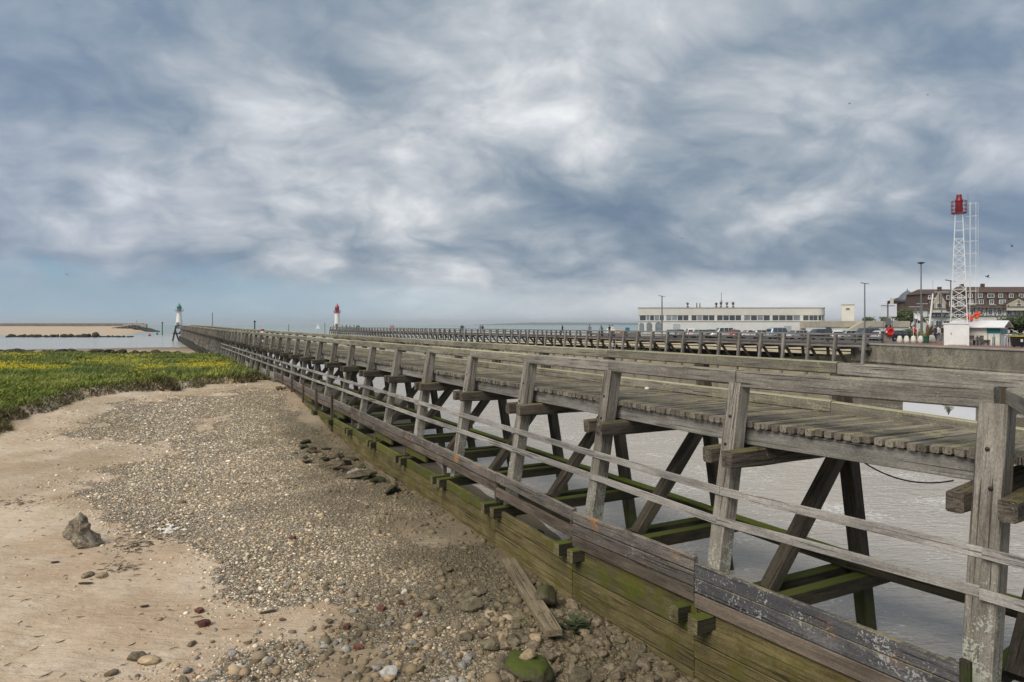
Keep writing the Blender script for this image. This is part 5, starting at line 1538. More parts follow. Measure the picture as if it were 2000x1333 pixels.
FJP = [(649, 'black', 'denim', 'lean', 'person in black leaning on the rail below the red lighthouse'), (653.5, 'navy', 'black', 'lean', 'person in navy leaning on the rail beside the red lighthouse'), (661, 'tan', 'denim', 'stand', 'person in a tan top right beside the red lighthouse'),
       (669, 'black', 'black', 'stand', 'person all in black near the red lighthouse'), (676, 'grey', 'denim', 'walk', 'person in grey walking near the red lighthouse'), (683.5, 'pink', 'black', 'stand', 'person in a pink top near the red lighthouse'), (689.5, 'navy', 'black', 'stand', 'person in navy standing near the red lighthouse'), (693, 'black', 'denim', 'walk', 'person in black walking away from the red lighthouse'),
       (754.5, 'pink', 'red', 'walk', 'person in pink beside the one in red on the far jetty'), (758.5, 'red', 'red', 'walk', 'person all in red on the far jetty'), (890, 'navy', 'black', 'stand', 'person in navy, of the pair farther along the far jetty'), (893, 'black', 'black', 'walk', 'person in black, of the pair farther along the far jetty'),
       (927, 'grey', 'black', 'walk', 'person in grey, of the middle pair on the far jetty'), (931, 'black', 'denim', 'walk', 'person in black, of the middle pair on the far jetty'), (1085, 'black', 'black', 'walk', 'person in black walking alone on the far jetty'), (1137.5, 'grey', 'navy', 'stand', 'person in grey standing alone on the far jetty'),
       (1176, 'black', 'black', 'stand', 'person all in black by the blue banner end of the far jetty'), (1181.5, 'white', 'black', 'walk', 'person in a white top beside the one in black on the far jetty'), (1168, 'grey', 'black', 'lean', 'person in grey bending over the far jetty rail')]
for px, a, b2, pose, lab in FJP:
    person(on_fj(px, .75 if pose == 'lean' else 1.4), rnd.uniform(-1, 1)+(math.pi if rnd.random() < .4 else 0) if pose != 'lean' else -.5, pose, a, b2, lab, 'people walking on the far jetty')
for px, d, a, b2, pose, lab in ((1812, 72, 'grey', 'denim', 'walk', 'person in grey behind the planter'), (1827, 74, 'navy', 'black', 'stand', 'person in navy standing between planter and kiosk'), (1833, 76, 'white', 'denim', 'walk', 'person in a white top near the kiosk shutter'), (1840.5, 73, 'black', 'tan', 'walk', 'person in black close to the kiosk shutter'), (1786, 76, 'red', 'black', 'stand', 'person in red by the flag poles')):
    person((X_(px, d), d, .0), rnd.random()*6, pose, a, b2, lab, 'people on the promenade')

# ------------------------------------------------------------------ parked cars
def car_meshes(kind):
    L_ = {'hatch': 4.0, 'suv': 4.4, 'van': 4.6, 'estate': 4.5}[kind]
    H = {'hatch': 1.48, 'suv': 1.68, 'van': 1.9, 'estate': 1.50}[kind]
    belt = {'hatch': .90, 'suv': 1.02, 'van': 1.08, 'estate': .92}[kind]
    hood = {'hatch': .16, 'suv': .20, 'van': .10, 'estate': .22}[kind]
    st = [(-.5, .55, .62, .80, .62), (-.485, .32, .80, .84, .80), (-.46+.0, .24, belt, .86, belt+.02), (-.40, .22, belt, .87, H*.93 if kind != 'hatch' else H*.90), (-.30, .22, belt, .875, H), (-.02, .22, belt, .88, H), (.12, .22, belt, .88, H*.965), (.12+.14, .22, belt-.02, .87, belt+.03), (.40, .24, belt-.10, .86, belt-.06), (.475, .30, .66, .80, .70), (.5, .48, .56, .70, .60)]
    vs, fs = [], []
    for fx, zb, zm, hw, zr in st:
        x = fx*L_; rw = hw*(.80 if zr > zm+.1 else .93)
        half = [(0.0, zb), (hw*.93, zb), (hw, (zb+zm)/2), (hw*.985, zm), (rw, zr-.03 if zr > zm+.1 else zr), (rw*.7, zr+.02), (0, zr+.03)]
        ring = half + [(-y, z) for y, z in half[-2:0:-1]]
        vs += [(x, y, z) for y, z in ring]
    n = 12
    for i in range(len(st)-1):
        for k in range(n): fs.append((i*n+k, (i+1)*n+k, (i+1)*n+(k+1) % n, i*n+(k+1) % n))
    fs.append(tuple(range(n))); fs.append(tuple((len(st)-1)*n+k for k in range(n-1, -1, -1)))
    body = MB().add(vs, fs).mesh('body', True)
    gl = []
    xr = -.40*L_; xf = .115*L_
    for s in (-1, 1):
        for x0, x1 in ((xr+.12, -.20*L_-.03), (-.20*L_+.03, -.03*L_), (-.03*L_+.06, xf+.10)):
            y0, y1 = .872*.985+.012, .88*.80+.035
            a = .10 if x1 == xf+.10 else 0
            gl.append(('side_window', MB().add([(x0, s*y0, belt+.04), (x1+a+.1*(a > 0), s*y0, belt+.04), (x1-a, s*y1, H*.95), (x0+(.12 if x0 == xr+.12 else 0), s*y1, H*.95), (x0, s*(y0-.03), belt+.04), (x1+a+.1*(a > 0), s*(y0-.03), belt+.04), (x1-a, s*(y1-.03), H*.95), (x0+.05, s*(y1-.03), H*.95)], [(0, 1, 2, 3), (7, 6, 5, 4), (0, 4, 5, 1), (1, 5, 6, 2), (2, 6, 7, 3), (3, 7, 4, 0)]).mesh('side_window')))
    gl.append(('windscreen', MB().add([(.26*L_+.01, -.74, belt+.05), (.26*L_+.01, .74, belt+.05), (.135*L_, .64, H*.95), (.135*L_, -.64, H*.95), (.26*L_-.05, -.74, belt+.05), (.26*L_-.05, .74, belt+.05), (.135*L_-.05, .64, H*.95), (.135*L_-.05, -.64, H*.95)], [(0, 1, 2, 3), (7, 6, 5, 4), (0, 4, 5, 1), (1, 5, 6, 2), (2, 6, 7, 3), (3, 7, 4, 0)]).mesh('windscreen')))
    gl.append(('rear_window', MB().box((-.455*L_, -.66, belt+.10), (-.415*L_, .66, H*.86)).mesh('rear_window')))
    wh = MB().lathe([(.20, -.1), (.31, -.1), (.33, -.06), (.33, .06), (.31, .1), (.20, .1)], 14, 0, Matrix.Rotation(R(90), 4, 'X')).mesh('tyre', False)
    rim = MB().lathe([(.05, -.105), (.20, -.09), (.20, .09), (.05, .105)], 10, 0, Matrix.Rotation(R(90), 4, 'X')).mesh('rim')
    hl = MB().box((-.04, -.16, -.07), (.04, .16, .07)).mesh('headlight'); tlm = MB().box((-.03, -.09, -.14), (.03, .09, .14)).mesh('tail_light')
    bp_ = MB().box((-.06, -.78, -.10), (.06, .78, .10)).mesh('bumper')
    for nm, me in gl: me.materials.append(M_GLASS)
    wh.materials.append(M_BLACK); rim.materials.append(M_LGREYM); hl.materials.append(M_WHITE); tlm.materials.append(M_RED); bp_.materials.append(M_BLACK)
    return dict(L=L_, body=body, gl=gl, wh=wh, rim=rim, hl=hl, tl=tlm, bp=bp_, belt=belt)
CARM = {k: car_meshes(k) for k in ('hatch', 'suv', 'van', 'estate')}
PAINT = {k: plain('car_paint_'+k, c, .25, .3, .03, .5, spec=.6) for k, c in dict(silver=(.45, .47, .49), white=(.68, .68, .68), black=(.02, .02, .025), grey=(.15, .16, .17), blue=(.04, .09, .20), red=(.35, .03, .03), dark=(.05, .06, .08), paleblue=(.30, .38, .44)).items()}
_cb = {}
def car(kind, colr, loc_, rz, label):
    K = CARM[kind]; t_ = thing('parked_car', label, 'van' if kind == 'van' else 'car', loc_, rz, 'cars parked behind the far jetty')
    if (kind, colr) not in _cb:
        me = K['body'].copy(); me.materials.append(PAINT[colr]); _cb[(kind, colr)] = me
    body = link('body', _cb[(kind, colr)], None, t_)
    for nm, me in K['gl']: link(nm, me, None, body)
    for sx in (-.30, .31):
        for sy in (-.78, .78):
            w_ = link('wheel', K['wh'], None, t_, Matrix.Translation((sx*K['L'], sy, .33))); link('rim', K['rim'], None, w_)
    for sy in (-.6, .6):
        link('headlight', K['hl'], None, t_, Matrix.Translation((.482*K['L'], sy, .66)))
        link('tail_light', K['tl'], None, t_, Matrix.Translation((-.49*K['L'], sy*1.1, .78)))
    link('bumper', K['bp'], None, t_, Matrix.Translation((.49*K['L'], 0, .42))); link('bumper', K['bp'], None, t_, Matrix.Translation((-.49*K['L'], 0, .42)))
CARS = [(1310, 'hatch', 'paleblue', 1.3), (1327, 'hatch', 'grey', 1.5), (1349, 'suv', 'white', 1.4), (1370, 'estate', 'silver', .2), (1390, 'hatch', 'dark', 1.5), (1410, 'van', 'white', .1), (1436, 'hatch', 'red', 1.4), (1464, 'estate', 'white', .15), (1494, 'estate', 'silver', .1), (1524, 'van', 'paleblue', .2), (1555, 'hatch', 'silver', .3), (1598, 'suv', 'dark', .15), (1634, 'hatch', 'white', 1.2), (1655, 'estate', 'silver', .2), (1690, 'van', 'grey', .12), (1728, 'hatch', 'silver', .3), (1757, 'estate', 'black', .1)]
near_ = {1310: 'farthest along by the arched windows', 1327: 'behind the iron ladder', 1349: 'nose on in the row', 1370: 'side on before the service door', 1390: 'between two pale cars', 1410: 'tallest in the middle of the row', 1436: 'the only red one', 1464: 'long and low beyond the red one', 1494: 'before the pavilion wall', 1524: 'boxy with a pale blue body', 1555: 'next to the rounded pavilion end', 1598: 'by the terrace arch', 1634: 'at the foot of the outside stair', 1655: 'side on before the stair', 1690: 'beside the twin arm lamp post', 1728: 'behind the lifebuoy post', 1757: 'behind the white blocks'}
cn = {'hatch': 'hatchback', 'suv': 'tall car', 'van': 'van', 'estate': 'estate car'}; cc = {'paleblue': 'pale blue', 'dark': 'dark blue'}
for px, kind, colr, rz in CARS:
    f = (px-1310)/(1757-1310); d = 126-27*f
    car(kind, colr, (X_(px, d), d, LOW+.006), rz+rnd.uniform(-.06, .06)+(math.pi if rnd.random() < .5 else 0), '%s %s %s' % (cc.get(colr, colr), cn[kind], near_[px]))

# ------------------------------------------------------------------ birds
M_BIRD = plain('dark_bird_feathers', (.05, .05, .055), .8)
def bird(label, px, py, d, span, bank_, flap, rz):
    t_ = thing('bird', label, 'bird', P3(px, py, d), rz, 'birds in the sky'); t_.rotation_euler = (bank_, 0, rz)
    k = span
    b_ = MB()
    b_.lathe([(.01, -.26), (.045, -.2), (.06, -.05), (.05, .1), (.02, .2), (.03, .26), (.008, .36)], 8, 0, Matrix.Scale(k, 4) @ Mx)
    body = b_.build('body', M_BIRD, t_, True)
    for s in (-1, 1):
        p = [(s*.03, -.10, .02), (s*.26, -.13, .02+flap*.55), (s*.52, .04, .02+flap*.75), (s*.24, .02, .015+flap*.5), (s*.03, .08, .02)]
        b_ = MB(); top = [tuple(k*q for q in v_) for v_ in p]; bot = [(x, y, z-.012*k) for x, y, z in top]
        b_.add(top+bot, [(0, 1, 3, 4), (1, 2, 3), (9, 8, 6, 5), (8, 7, 6), (0, 5, 6, 1), (1, 6, 7, 2), (2, 7, 8, 3), (3, 8, 9, 4)])
        b_.build('wing', M_BIRD, t_)
    b_ = MB(); b_.add([(k*x, k*y, k*z) for x, y, z in ((-.02, .2, 0), (.02, .2, 0), (.07, .34, .0), (-.07, .34, 0), (0, .25, -.012))], [(0, 1, 2, 3), (4, 1, 0), (4, 2, 1), (4, 3, 2), (4, 0, 3)]); b_.build('tail', M_BIRD, t_)
for i, (px, py, d, sp, bk, fp, rz, lab) in enumerate(((1928, 541, 55, .42, .5, .35, 1.0, 'dark bird flying beside the lattice tower'), (1977, 482, 60, .5, -.4, .5, .5, 'dark bird above the hotel roof at the edge'), (1812, 186, 80, .5, .3, .3, .2, 'tiny bird high in the cloud, lower of two'), (1855, 170, 80, .5, .2, .3, -.4, 'tiny bird high in the cloud, upper of two'), (1659, 203, 80, .55, .3, .3, .6, 'tiny bird alone in the bright cloud'), (660, 473, 90, .7, .2, .4, .2, 'tiny bird above the red lighthouse'), (131, 537, 90, .7, .2, .4, .3, 'tiny bird over the breakwater'), (1332, 466, 100, .7, .4, .2, .5, 'tiny bird above the pavilion'))):
    bird(lab, px, py, d, sp*(1.5 if px == 1928 else .85), bk, fp, rz)

# striped marker on the near jetty
rw = thing('striped_post', 'red and white striped marker post on the near jetty', 'marker', loc(17, .2, .6, 0))
for k in range(6): MB().box((-.14, -.14, .0+k*.22), (.14, .14, .218+k*.22)).build('band', M_RED if k % 2 else M_WHITE, rw)
# white gull stones on the deck
for n, f, a in ((2, .35, 2.2), (1, .55, 2.0)):
    p, q = loc(n, a, 0, 0), loc(n+1, a, 0, 0); c_ = p.lerp(q, f)
    o = MB().lathe([(.03, 0), (.075, .03), (.07, .07), (.02, .095)], 8).build('shell', M_STONE, None, True); o.location = c_+Vector((0, 0, .004))
    tag(o, 'white shell lying on the jetty deck, %s' % ('the farther one' if n == 2 else 'the nearer one'), 'shell')
# weed on the kerb beam
wd = thing('weed', 'small pale weed sprouting from the kerb beam before the white board', 'plant', on_seg(1852, WID-.42)); wd.location.z = .20
b_ = MB()
for k in range(16):
    a = rnd.random()*6.28; l = rnd.uniform(.1, .26)
    b_.tube([(0, 0, 0), (.03*math.cos(a), .03*math.sin(a), l*.6), (.09*math.cos(a), .09*math.sin(a), l)], [.006, .005, .002], 4)
    for j in range(3):
        f = (j+1)/3; c_ = Vector((.08*f*math.cos(a), .08*f*math.sin(a), l*f)); s_ = Vector((rnd.uniform(-1, 1), rnd.uniform(-1, 1), .4))*.035
        b_.add([c_, c_+s_+Vector((.012, 0, 0)), c_+s_*1.5, c_+s_+Vector((-.012, 0, 0))], [(0, 1, 2, 3)])
b_.build('leaves', L_GREY, wd)

# ------------------------------------------------------------------ beach: grass bank, flowers, boulders
def fast_tris(name, co, tri, colors, mat):
    me = np_mesh(name, co.reshape(-1, 3), tri.reshape(-1, 3))
    at = me.attributes.new('tint', 'FLOAT_COLOR', 'POINT'); at.data.foreach_set('color', np.ascontiguousarray(colors, np.float32).ravel())
    me.materials.append(mat)
    return link(name, me)
def tint_mat(name, rough=.8, spec=.2, bump=0.0):
    m, t, b = newmat(name)
    c = t.n('ShaderNodeAttribute', {'attribute_name': 'tint'}).outputs['Color']
    if bump:
        pos = t.n('ShaderNodeNewGeometry').outputs['Position']
        n_ = t.noise(pos, 60, 4, .7); f = t.lin(n_, .3, .7, .72, 1.22)
        c = t.mix(1.0, c, t.comb(f, f, f), 'MULTIPLY')
        bp = t.n('ShaderNodeBump', None, {'Strength': bump, 'Distance': .01, 'Height': n_}); t.put(b.inputs['Normal'], bp.outputs[0])
    t.put(b.inputs['Base Color'], c); b.inputs['Roughness'].default_value = rough; b.inputs['Specular IOR Level'].default_value = spec
    return m
M_BLADE = tint_mat('grass_blade'); M_PET = tint_mat('flower_petal', .6); M_PEB = tint_mat('pebble', .8, .25, .4)
def sample_grass(n):
    out = []
    while sum(len(o) for o in out) < n:
        Y = 27 + 88*nrg.random(n)**1.55; X = -nrg.random(n)*(.9*Y)-12
        k = (X > -.80*Y-3) & (grass_sd(X, Y) > -.15)
        out.append(np.stack([X[k], Y[k]], 1))
    return np.concatenate(out)[:n]
NG = 210000
g = sample_grass(NG); X, Y = g[:, 0], g[:, 1]
sd = grass_sd(X, Y); Zg = height(X, Y)
edge = 1-sstep(sd, .1, 1.15)
patch = fbm(X*.22, Y*.22, 90, 4); patch2 = fbm(X*.7+9, Y*.5, 91, 3)
hgt_ = (.14+.62*np.clip(patch2-.15, 0, 1)+.16*nrg.random(NG)**2)*(1-.25*edge)*(.75+.6*sstep(patch, .45, .62))
az_ = nrg.random(NG)*6.283; lean = (.15+.75*nrg.random(NG))*hgt_
lx_, ly_ = np.cos(az_)*lean+.06, np.sin(az_)*lean
wd_ = (.010+.0005*Y)*(.7+.8*nrg.random(NG))
wa = nrg.random(NG)*6.283; wx, wy = np.cos(wa)*wd_, np.sin(wa)*wd_
base = np.stack([X, Y, Zg-.03], 1)
drop = edge*(nrg.random(NG) < .5)*.35
p1 = base+np.stack([lx_*.35+wx*0, ly_*.35, hgt_*.6-drop*.2], 1); p2 = base+np.stack([lx_, ly_, hgt_-drop*.7], 1)
W3 = np.stack([wx, wy, 0*wx], 1)
co = np.stack([base-W3, base+W3, p1+W3*.8, p1-W3*.8, p2], 1)
i0 = (np.arange(NG)*5)[:, None]
tri = np.concatenate([i0+np.array([0, 1, 2]), i0+np.array([0, 2, 3]), i0+np.array([3, 2, 4])], 1)
cA = np.array([.19, .245, .050]); cB = np.array([.33, .36, .095]); cD = np.array([.115, .165, .050]); cBr = np.array([.13, .092, .058]); cY = np.array([.21, .20, .05])
f1 = sstep(patch2+.25*(nrg.random(NG)-.5), .35, .65)[:, None]
colr = cA*(1-f1)+cB*f1
f2 = sstep(patch, .50, .64)[:, None]*.8; colr = colr*(1-f2)+cD*f2
f3 = (sstep(fbm(X*.5, Y*.8, 95, 3), .52, .66)*.45)[:, None]; colr = colr*(1-f3)+cY*f3
fe = (edge*(.55+.6*nrg.random(NG))*.95).clip(0, 1)[:, None]; colr = colr*(1-fe)+cBr*fe
colr = colr*(.75+.5*nrg.random(NG))[:, None]
cols = np.ones((NG, 5, 4), np.float32); cols[:, :, :3] = colr[:, None, :]
tag(fast_tris('grass', co.astype(np.float32), tri, cols, M_BLADE), kind='stuff')
# yellow flowers
NF_ = 60000
g = sample_grass(NF_); X, Y = g[:, 0], g[:, 1]
sd = grass_sd(X, Y)
pxx = 1000+X/Y*FPX; 
den = fbm(X*.16+3, Y*.10, 97, 3)*.7+fbm(X*.9, Y*.6, 98, 2)*.3
band = np.exp(-((Y-66)/19.0)**2)+.75*np.exp(-((Y-45)/5.0)**2)*(X < -31)+.28
keep = (sd > 1.6) & (nrg.random(NF_) < np.clip((den-.46)*2.2, 0, .22)*np.clip(band, 0, 1)) & (X/Y < -.36+.05*nrg.random(NF_))
X, Y = X[keep], Y[keep]; n_ = len(X)
Zf = height(X, Y)+.36+.26*nrg.random(n_)
s_ = (.026+.0005*Y)*(.6+.7*nrg.random(n_))
c_ = np.stack([X, Y, Zf], 1)
ex = np.array([[1, 0, 0], [0, 0, .8], [-1, 0, 0], [0, 0, -.5], [0, 1, .1], [0, -1, .1]])
co = c_[:, None, :]+ex[None]*s_[:, None, None]
i0 = (np.arange(n_)*6)[:, None]
tri = np.concatenate([i0+np.array(q) for q in ((0, 1, 5), (1, 2, 5), (0, 5, 3), (5, 2, 3), (0, 4, 1), (1, 4, 2))], 1)
cols = np.ones((n_, 6, 4), np.float32); cc_ = np.array([.60, .50, .02])*(.7+.5*nrg.random(n_))[:, None]; cols[:, :, :3] = cc_[:, None, :]
tag(fast_tris('flowers', co.astype(np.float32), tri, cols, M_PET), kind='stuff')

M_RMOSS = rock_mat('mossy_shore_boulder', (.022, .020, .016), (.085, .075, .055), (.050, .048, .018))
rk_m = [rock_mesh(40+k, 2, .7) for k in range(6)]
for me in rk_m: me.materials.append(M_RMOSS)
BOU = []
for k in range(70):
    px = 2+350*(k/69)+rnd.uniform(-6, 6); d = 113-9*(k/69)+rnd.uniform(-2.5, 6)
    BOU.append((px, d, rnd.uniform(.7, 1.7)*(1.25 if px < 60 or 110 < px < 220 else .85)))
BOU += [(32, 117, 2.9), (122, 114, 2.2), (190, 112, 2.3), (146, 114, 2.0), (20, 116, 2.3), (45, 117, 2.2), (8, 116, 2.1), (205, 112, 2.0), (232, 110, 1.8), (300, 107, 1.5)]
for i, (px, d, sc_) in enumerate(BOU):
    o = link('boulder', rnd.choice(rk_m)); x = X_(px, d); o.location = (x, d, hgt(x, d)+.25*sc_)
    o.scale = (sc_*rnd.uniform(1.0, 1.35), sc_, sc_*rnd.uniform(.75, 1.15)); o.rotation_euler = (rnd.uniform(-.5, .5), rnd.uniform(-.4, .4), rnd.random()*6)
    tag(o, '%s mossy boulder behind the flowering grass, %s' % ('huge' if sc_ > 2.5 else ('big' if sc_ > 1.5 else 'small dark'), 'at the picture edge' if px < 60 else ('below the line of awash rocks' if px < 150 else ('near the middle of the boulder bank' if px < 240 else 'towards the jetty'))), 'boulder', 'mossy boulders behind the grass')
for k in range(34):
    px = rnd.uniform(385, 480); y_ = 686+(px-385)*.45+rnd.uniform(-3, 5)
    x, yy, z = ground(px, y_)
    o = link('boulder', rnd.choice(rk_dark)); sc_ = rnd.uniform(.5, 1.2); o.location = (x, yy, z+.1*sc_); o.scale = (sc_*1.3, sc_, sc_*.8); o.rotation_euler = (0, 0, rnd.random()*6)
    tag(o, '%s dark weedy stone at the jetty foot, %s' % ('larger' if sc_ > .85 else 'smaller', 'where the water meets the jetty' if px < 415 else ('beside the mossy groyne' if px < 450 else 'at the grass tip')), 'boulder', 'dark stones at the far foot of the jetty')

# ------------------------------------------------------------------ shingle
ico = np.array([(0, 0, 1)]+[(.894*math.cos(2*math.pi*k/5), .894*math.sin(2*math.pi*k/5), .447) for k in range(5)]+[(.894*math.cos(2*math.pi*(k+.5)/5), .894*math.sin(2*math.pi*(k+.5)/5), -.447) for k in range(5)]+[(0, 0, -1)])
icof = [(0, 1+k, 1+(k+1) % 5) for k in range(5)]+[(1+k, 6+k, 1+(k+1) % 5) for k in range(5)]+[(1+(k+1) % 5, 6+k, 6+(k+1) % 5) for k in range(5)]+[(11, 6+(k+1) % 5, 6+k) for k in range(5)]
PAL = np.array([(.33, .295, .245), (.42, .355, .27), (.55, .50, .42), (.23, .195, .155), (.48, .395, .28), (.13, .108, .085), (.66, .62, .55), (.29, .22, .15), (.32, .18, .12), (.29, .285, .275)])
PW = np.array([.20, .18, .10, .14, .13, .07, .05, .07, .015, .045]); PW /= PW.sum()
def pebbles(name, X, Y, r, sink=.3, flat=(.45, .85), oct_=False, pal=PAL, pw=PW, dirt=None):
    n = len(X); Z = height(X, Y)
    if oct_:
        base = np.array([(1, 0, 0), (0, 1, 0), (-1, 0, 0), (0, -1, 0), (0, 0, 1)]); fc = [(0, 1, 4), (1, 2, 4), (2, 3, 4), (3, 0, 4)]
    else:
        base, fc = ico, icof
    k = len(base)
    v_ = base[None]*(1+.22*(nrg.random((n, k, 1))-.5)*2)
    s3 = np.stack([r*(.8+.6*nrg.random(n)), r*(.7+.4*nrg.random(n)), r*(flat[0]+(flat[1]-flat[0])*nrg.random(n))], 1)
    v_ = v_*s3[:, None, :]
    tx = (nrg.random(n)-.5)*.7; c, s = np.cos(tx)[:, None], np.sin(tx)[:, None]
    v_ = np.stack([v_[..., 0], v_[..., 1]*c-v_[..., 2]*s, v_[..., 1]*s+v_[..., 2]*c], -1)
    a = nrg.random(n)*6.283; c, s = np.cos(a)[:, None], np.sin(a)[:, None]
    v_ = np.stack([v_[..., 0]*c-v_[..., 1]*s, v_[..., 0]*s+v_[..., 1]*c, v_[..., 2]], -1)
    v_ += np.stack([X, Y, Z+r*(.6-sink-.3)], 1)[:, None, :]
    i0 = (np.arange(n)*k)[:, None]
    tri = np.concatenate([i0+np.array(f) for f in fc], 1)
    cc_ = pal[nrg.choice(len(pal), n, p=pw)]*(.80+.90*nrg.random(n))[:, None]*np.array([1.06, 1.0, .90])
    if dirt is not None: cc_ = cc_*(1-dirt[:, None])+np.array([.225, .178, .112])*dirt[:, None]*(.6+.8*nrg.random(n))[:, None]
    wt = np.clip(wet_w(X, Y), 0, .85)[:, None]
    cc_ = cc_*(1-wt*.75)+np.array([.085, .070, .038])*wt*.75
    cols = np.ones((n, k, 4), np.float32); cols[:, :, :3] = cc_[:, None, :]
    o = fast_tris(name, v_.astype(np.float32), tri, cols, M_PEB)
    return o
def sample_beach(n, y0, y1, pw_):
    Y = y0+(y1-y0)*nrg.random(n)**pw_; X = -.82*Y+nrg.random(n)*(.82*Y+9)
    s, a = jet_coords(X, Y)
    k = (-a-1.15 > 0)
    return X[k], Y[k]
X, Y = sample_beach(215000, 10.5, 34, 1.0); gw_ = (gravel_w(X, Y, True)*.97+.012)*(1-sstep(Y, 25, 34)); k = nrg.random(len(X)) < gw_; X, Y = X[k], Y[k]
k = nrg.random(len(X)) < .66
X, Y = X[k], Y[k]; n_ = len(X)
r_ = np.exp(nrg.normal(-3.88, .48, n_)).clip(.011, .085)
tag(pebbles('gravel', X, Y, r_, dirt=np.clip(wet_w(X, Y)*.7+brown_w(X, Y)*.40, 0, .8)), kind='stuff')
X, Y = sample_beach(185000, 24, 62, 1.15); gw_ = (gravel_w(X, Y, True)*.95+.012)*sstep(Y, 24, 33); k = (nrg.random(len(X)) < gw_) & (grass_sd(X, Y) < .2); X, Y = X[k], Y[k]; n_ = len(X)
r_ = np.exp(nrg.normal(-3.42, .44, n_)).clip(.016, .11)
tag(pebbles('gravel', X, Y, r_, oct_=True, dirt=np.clip(wet_w(X, Y)*.7+brown_w(X, Y)*.40, 0, .8)), kind='stuff')
# coarser stones by the wall and in the corner
X, Y = sample_beach(26000, 10.5, 40, 1.4)
s, a = jet_coords(X, Y); uu = -a-1.1
low_c = np.exp(-((Y-13.2)/2.6)**2)*(X/Y > -.42)*.5
w_ = np.exp(-uu/1.7)*.75*(Y < 38)+low_c*sstep(fbm(X*.8, Y*.8, 55, 3), .35, .6)
k = nrg.random(len(X)) < w_*.55; X, Y = X[k], Y[k]; uu = uu[k]; n_ = len(X)
r_ = np.exp(nrg.normal(-2.75, .40, n_)).clip(.03, .17)
RPAL = np.array([(.24, .19, .13), (.17, .135, .09), (.30, .245, .175), (.12, .10, .07), (.36, .30, .22), (.20, .17, .13)])
tag(pebbles('rubble', X, Y, r_, flat=(.5, .95), pal=RPAL, pw=np.array([.25, .25, .15, .15, .05, .15]), dirt=np.clip(wet_w(X, Y)*.7, 0, .75)), kind='stuff')

# single stones one can point to
st_mats = [rock_mat('grey_beach_stone', (.16, .15, .135), (.34, .32, .28), None, .3), rock_mat('tan_beach_stone', (.24, .17, .10), (.45, .35, .23), None, .3), rock_mat('brown_beach_stone', (.09, .07, .045), (.22, .18, .125), None, .3), rock_mat('olive_beach_stone', (.075, .062, .040), (.185, .155, .10), None, .3)]
st_mesh = []
for k in range(12):
    me = rock_mesh(100+k, 2, .7); me.materials.append(st_mats[k % 4]); 
    for p in me.polygons: p.use_smooth = k % 4 < 2
    st_mesh.append(me)
ZONES = [(nm, ground(*q)) for nm, q in (('beside the loose plank', (1035, 1190)), ('around the big mossy stone', (1030, 1310)), ('by the big brown boulder', (1066, 1185)), ('below the block ends of the wall', (1230, 1290)), ('where the wall leaves the picture', (1330, 1330)), ('between the brick pieces', (780, 1200)), ('near the flat white stone', (760, 1310)), ('by the white cobble', (467, 1300)), ('on the near sand patch', (620, 1260)), ('above the loose plank', (940, 1110)), ('between plank and bricks', (900, 1230)))]
nst = 0
while nst < 230:
    px = rnd.uniform(330, 1350); py = 1100+240*rnd.random()**.6
    if px < 700 and rnd.random() < .45: continue
    x, y, z = ground(px, py)
    s, a = jet_coords(np.array([x]), np.array([y])); uu = float(-a[0]-1.1)
    if uu < .15: continue
    near_w = uu < 3.2
    if not near_w and rnd.random() < .5: continue
    sc_ = rnd.uniform(.16, .36) if near_w else rnd.uniform(.11, .24)
    if near_w and rnd.random() < .12: sc_ *= 1.6
    ki = (2, 3, 3, 2)[rnd.randrange(4)] if near_w else rnd.choice((0, 1, 2, 0))
    o = link('stone', st_mesh[ki+4*rnd.randrange(3)]); o.location = (x, y, z+.13*sc_)
    o.scale = (sc_, sc_*rnd.uniform(.7, 1), sc_*rnd.uniform(.7, 1.1)); o.rotation_euler = (rnd.uniform(-.4, .4), rnd.uniform(-.4, .4), rnd.random()*6)
    cn_ = {0: 'grey', 1: 'tan', 2: 'brown', 3: 'olive brown'}[ki]
    sz_ = 'large' if sc_ > .32 else ('middling' if sc_ > .2 else 'small')
    zone = min((((x-q[0])**2+(y-q[1])**2, nm) for nm, q in ZONES))[1]
    tag(o, '%s %s stone %s %s' % (sz_, cn_, 'in the wall foot rubble' if near_w else 'on open gravel', zone), 'stone', 'rubble stones by the plank wall' if near_w else 'loose stones on the near gravel')
    nst += 1
def stone(label, px, py, w_px, mat, seed, flat=.75, name='stone', sub=3, rot=None, hz=1.0, sink=.25, cat='stone', rough=.22):
    x, y, z = ground(px, py)
    me = rock_mesh(seed, sub, flat); me.materials.append(mat)
    for p in me.polygons: p.use_smooth = True
    for v_ in me.vertices:
        n_ = Vector(v_.co)*6; q = float(fbm(n_.x+n_.z*1.3, n_.y-n_.z, seed, 4))-.5
        v_.co *= 1+rough*q
    o = link(name, me); sc_ = w_px/FPX*y
    o.scale = (sc_, sc_*.85, sc_*hz); o.location = (x, y, z+sc_*hz*flat*(.5-sink)); o.rotation_euler = rot or (0, 0, rnd.random()*6)
    return tag(o, label, cat)
stone('big mossy green stone in the near corner with a pale stone on it', 1030, 1325, 105, rock_mat('green_slime_stone', (.045, .040, .026), (.12, .10, .07), (.080, .105, .014), .05), 301, .50, sink=.16, rough=.42)
x, y, z = ground(1030, 1325)
o = stone('pale tan stone resting on the mossy green stone', 1026, 1303, 30, st_mats[1], 302); o.location = (x+.0, y+.02, z+.40)
stone('big brown boulder leaning against the plank wall', 1066, 1185, 52, rock_mat('brown_boulder', (.08, .065, .045), (.17, .14, .095), (.075, .08, .03), .05), 303, .95, 'boulder', sink=.15, rough=.4, cat='boulder')
stone('smooth tan stone between the loose plank and the bricks', 981, 1250, 27, st_mats[1], 304, .8)
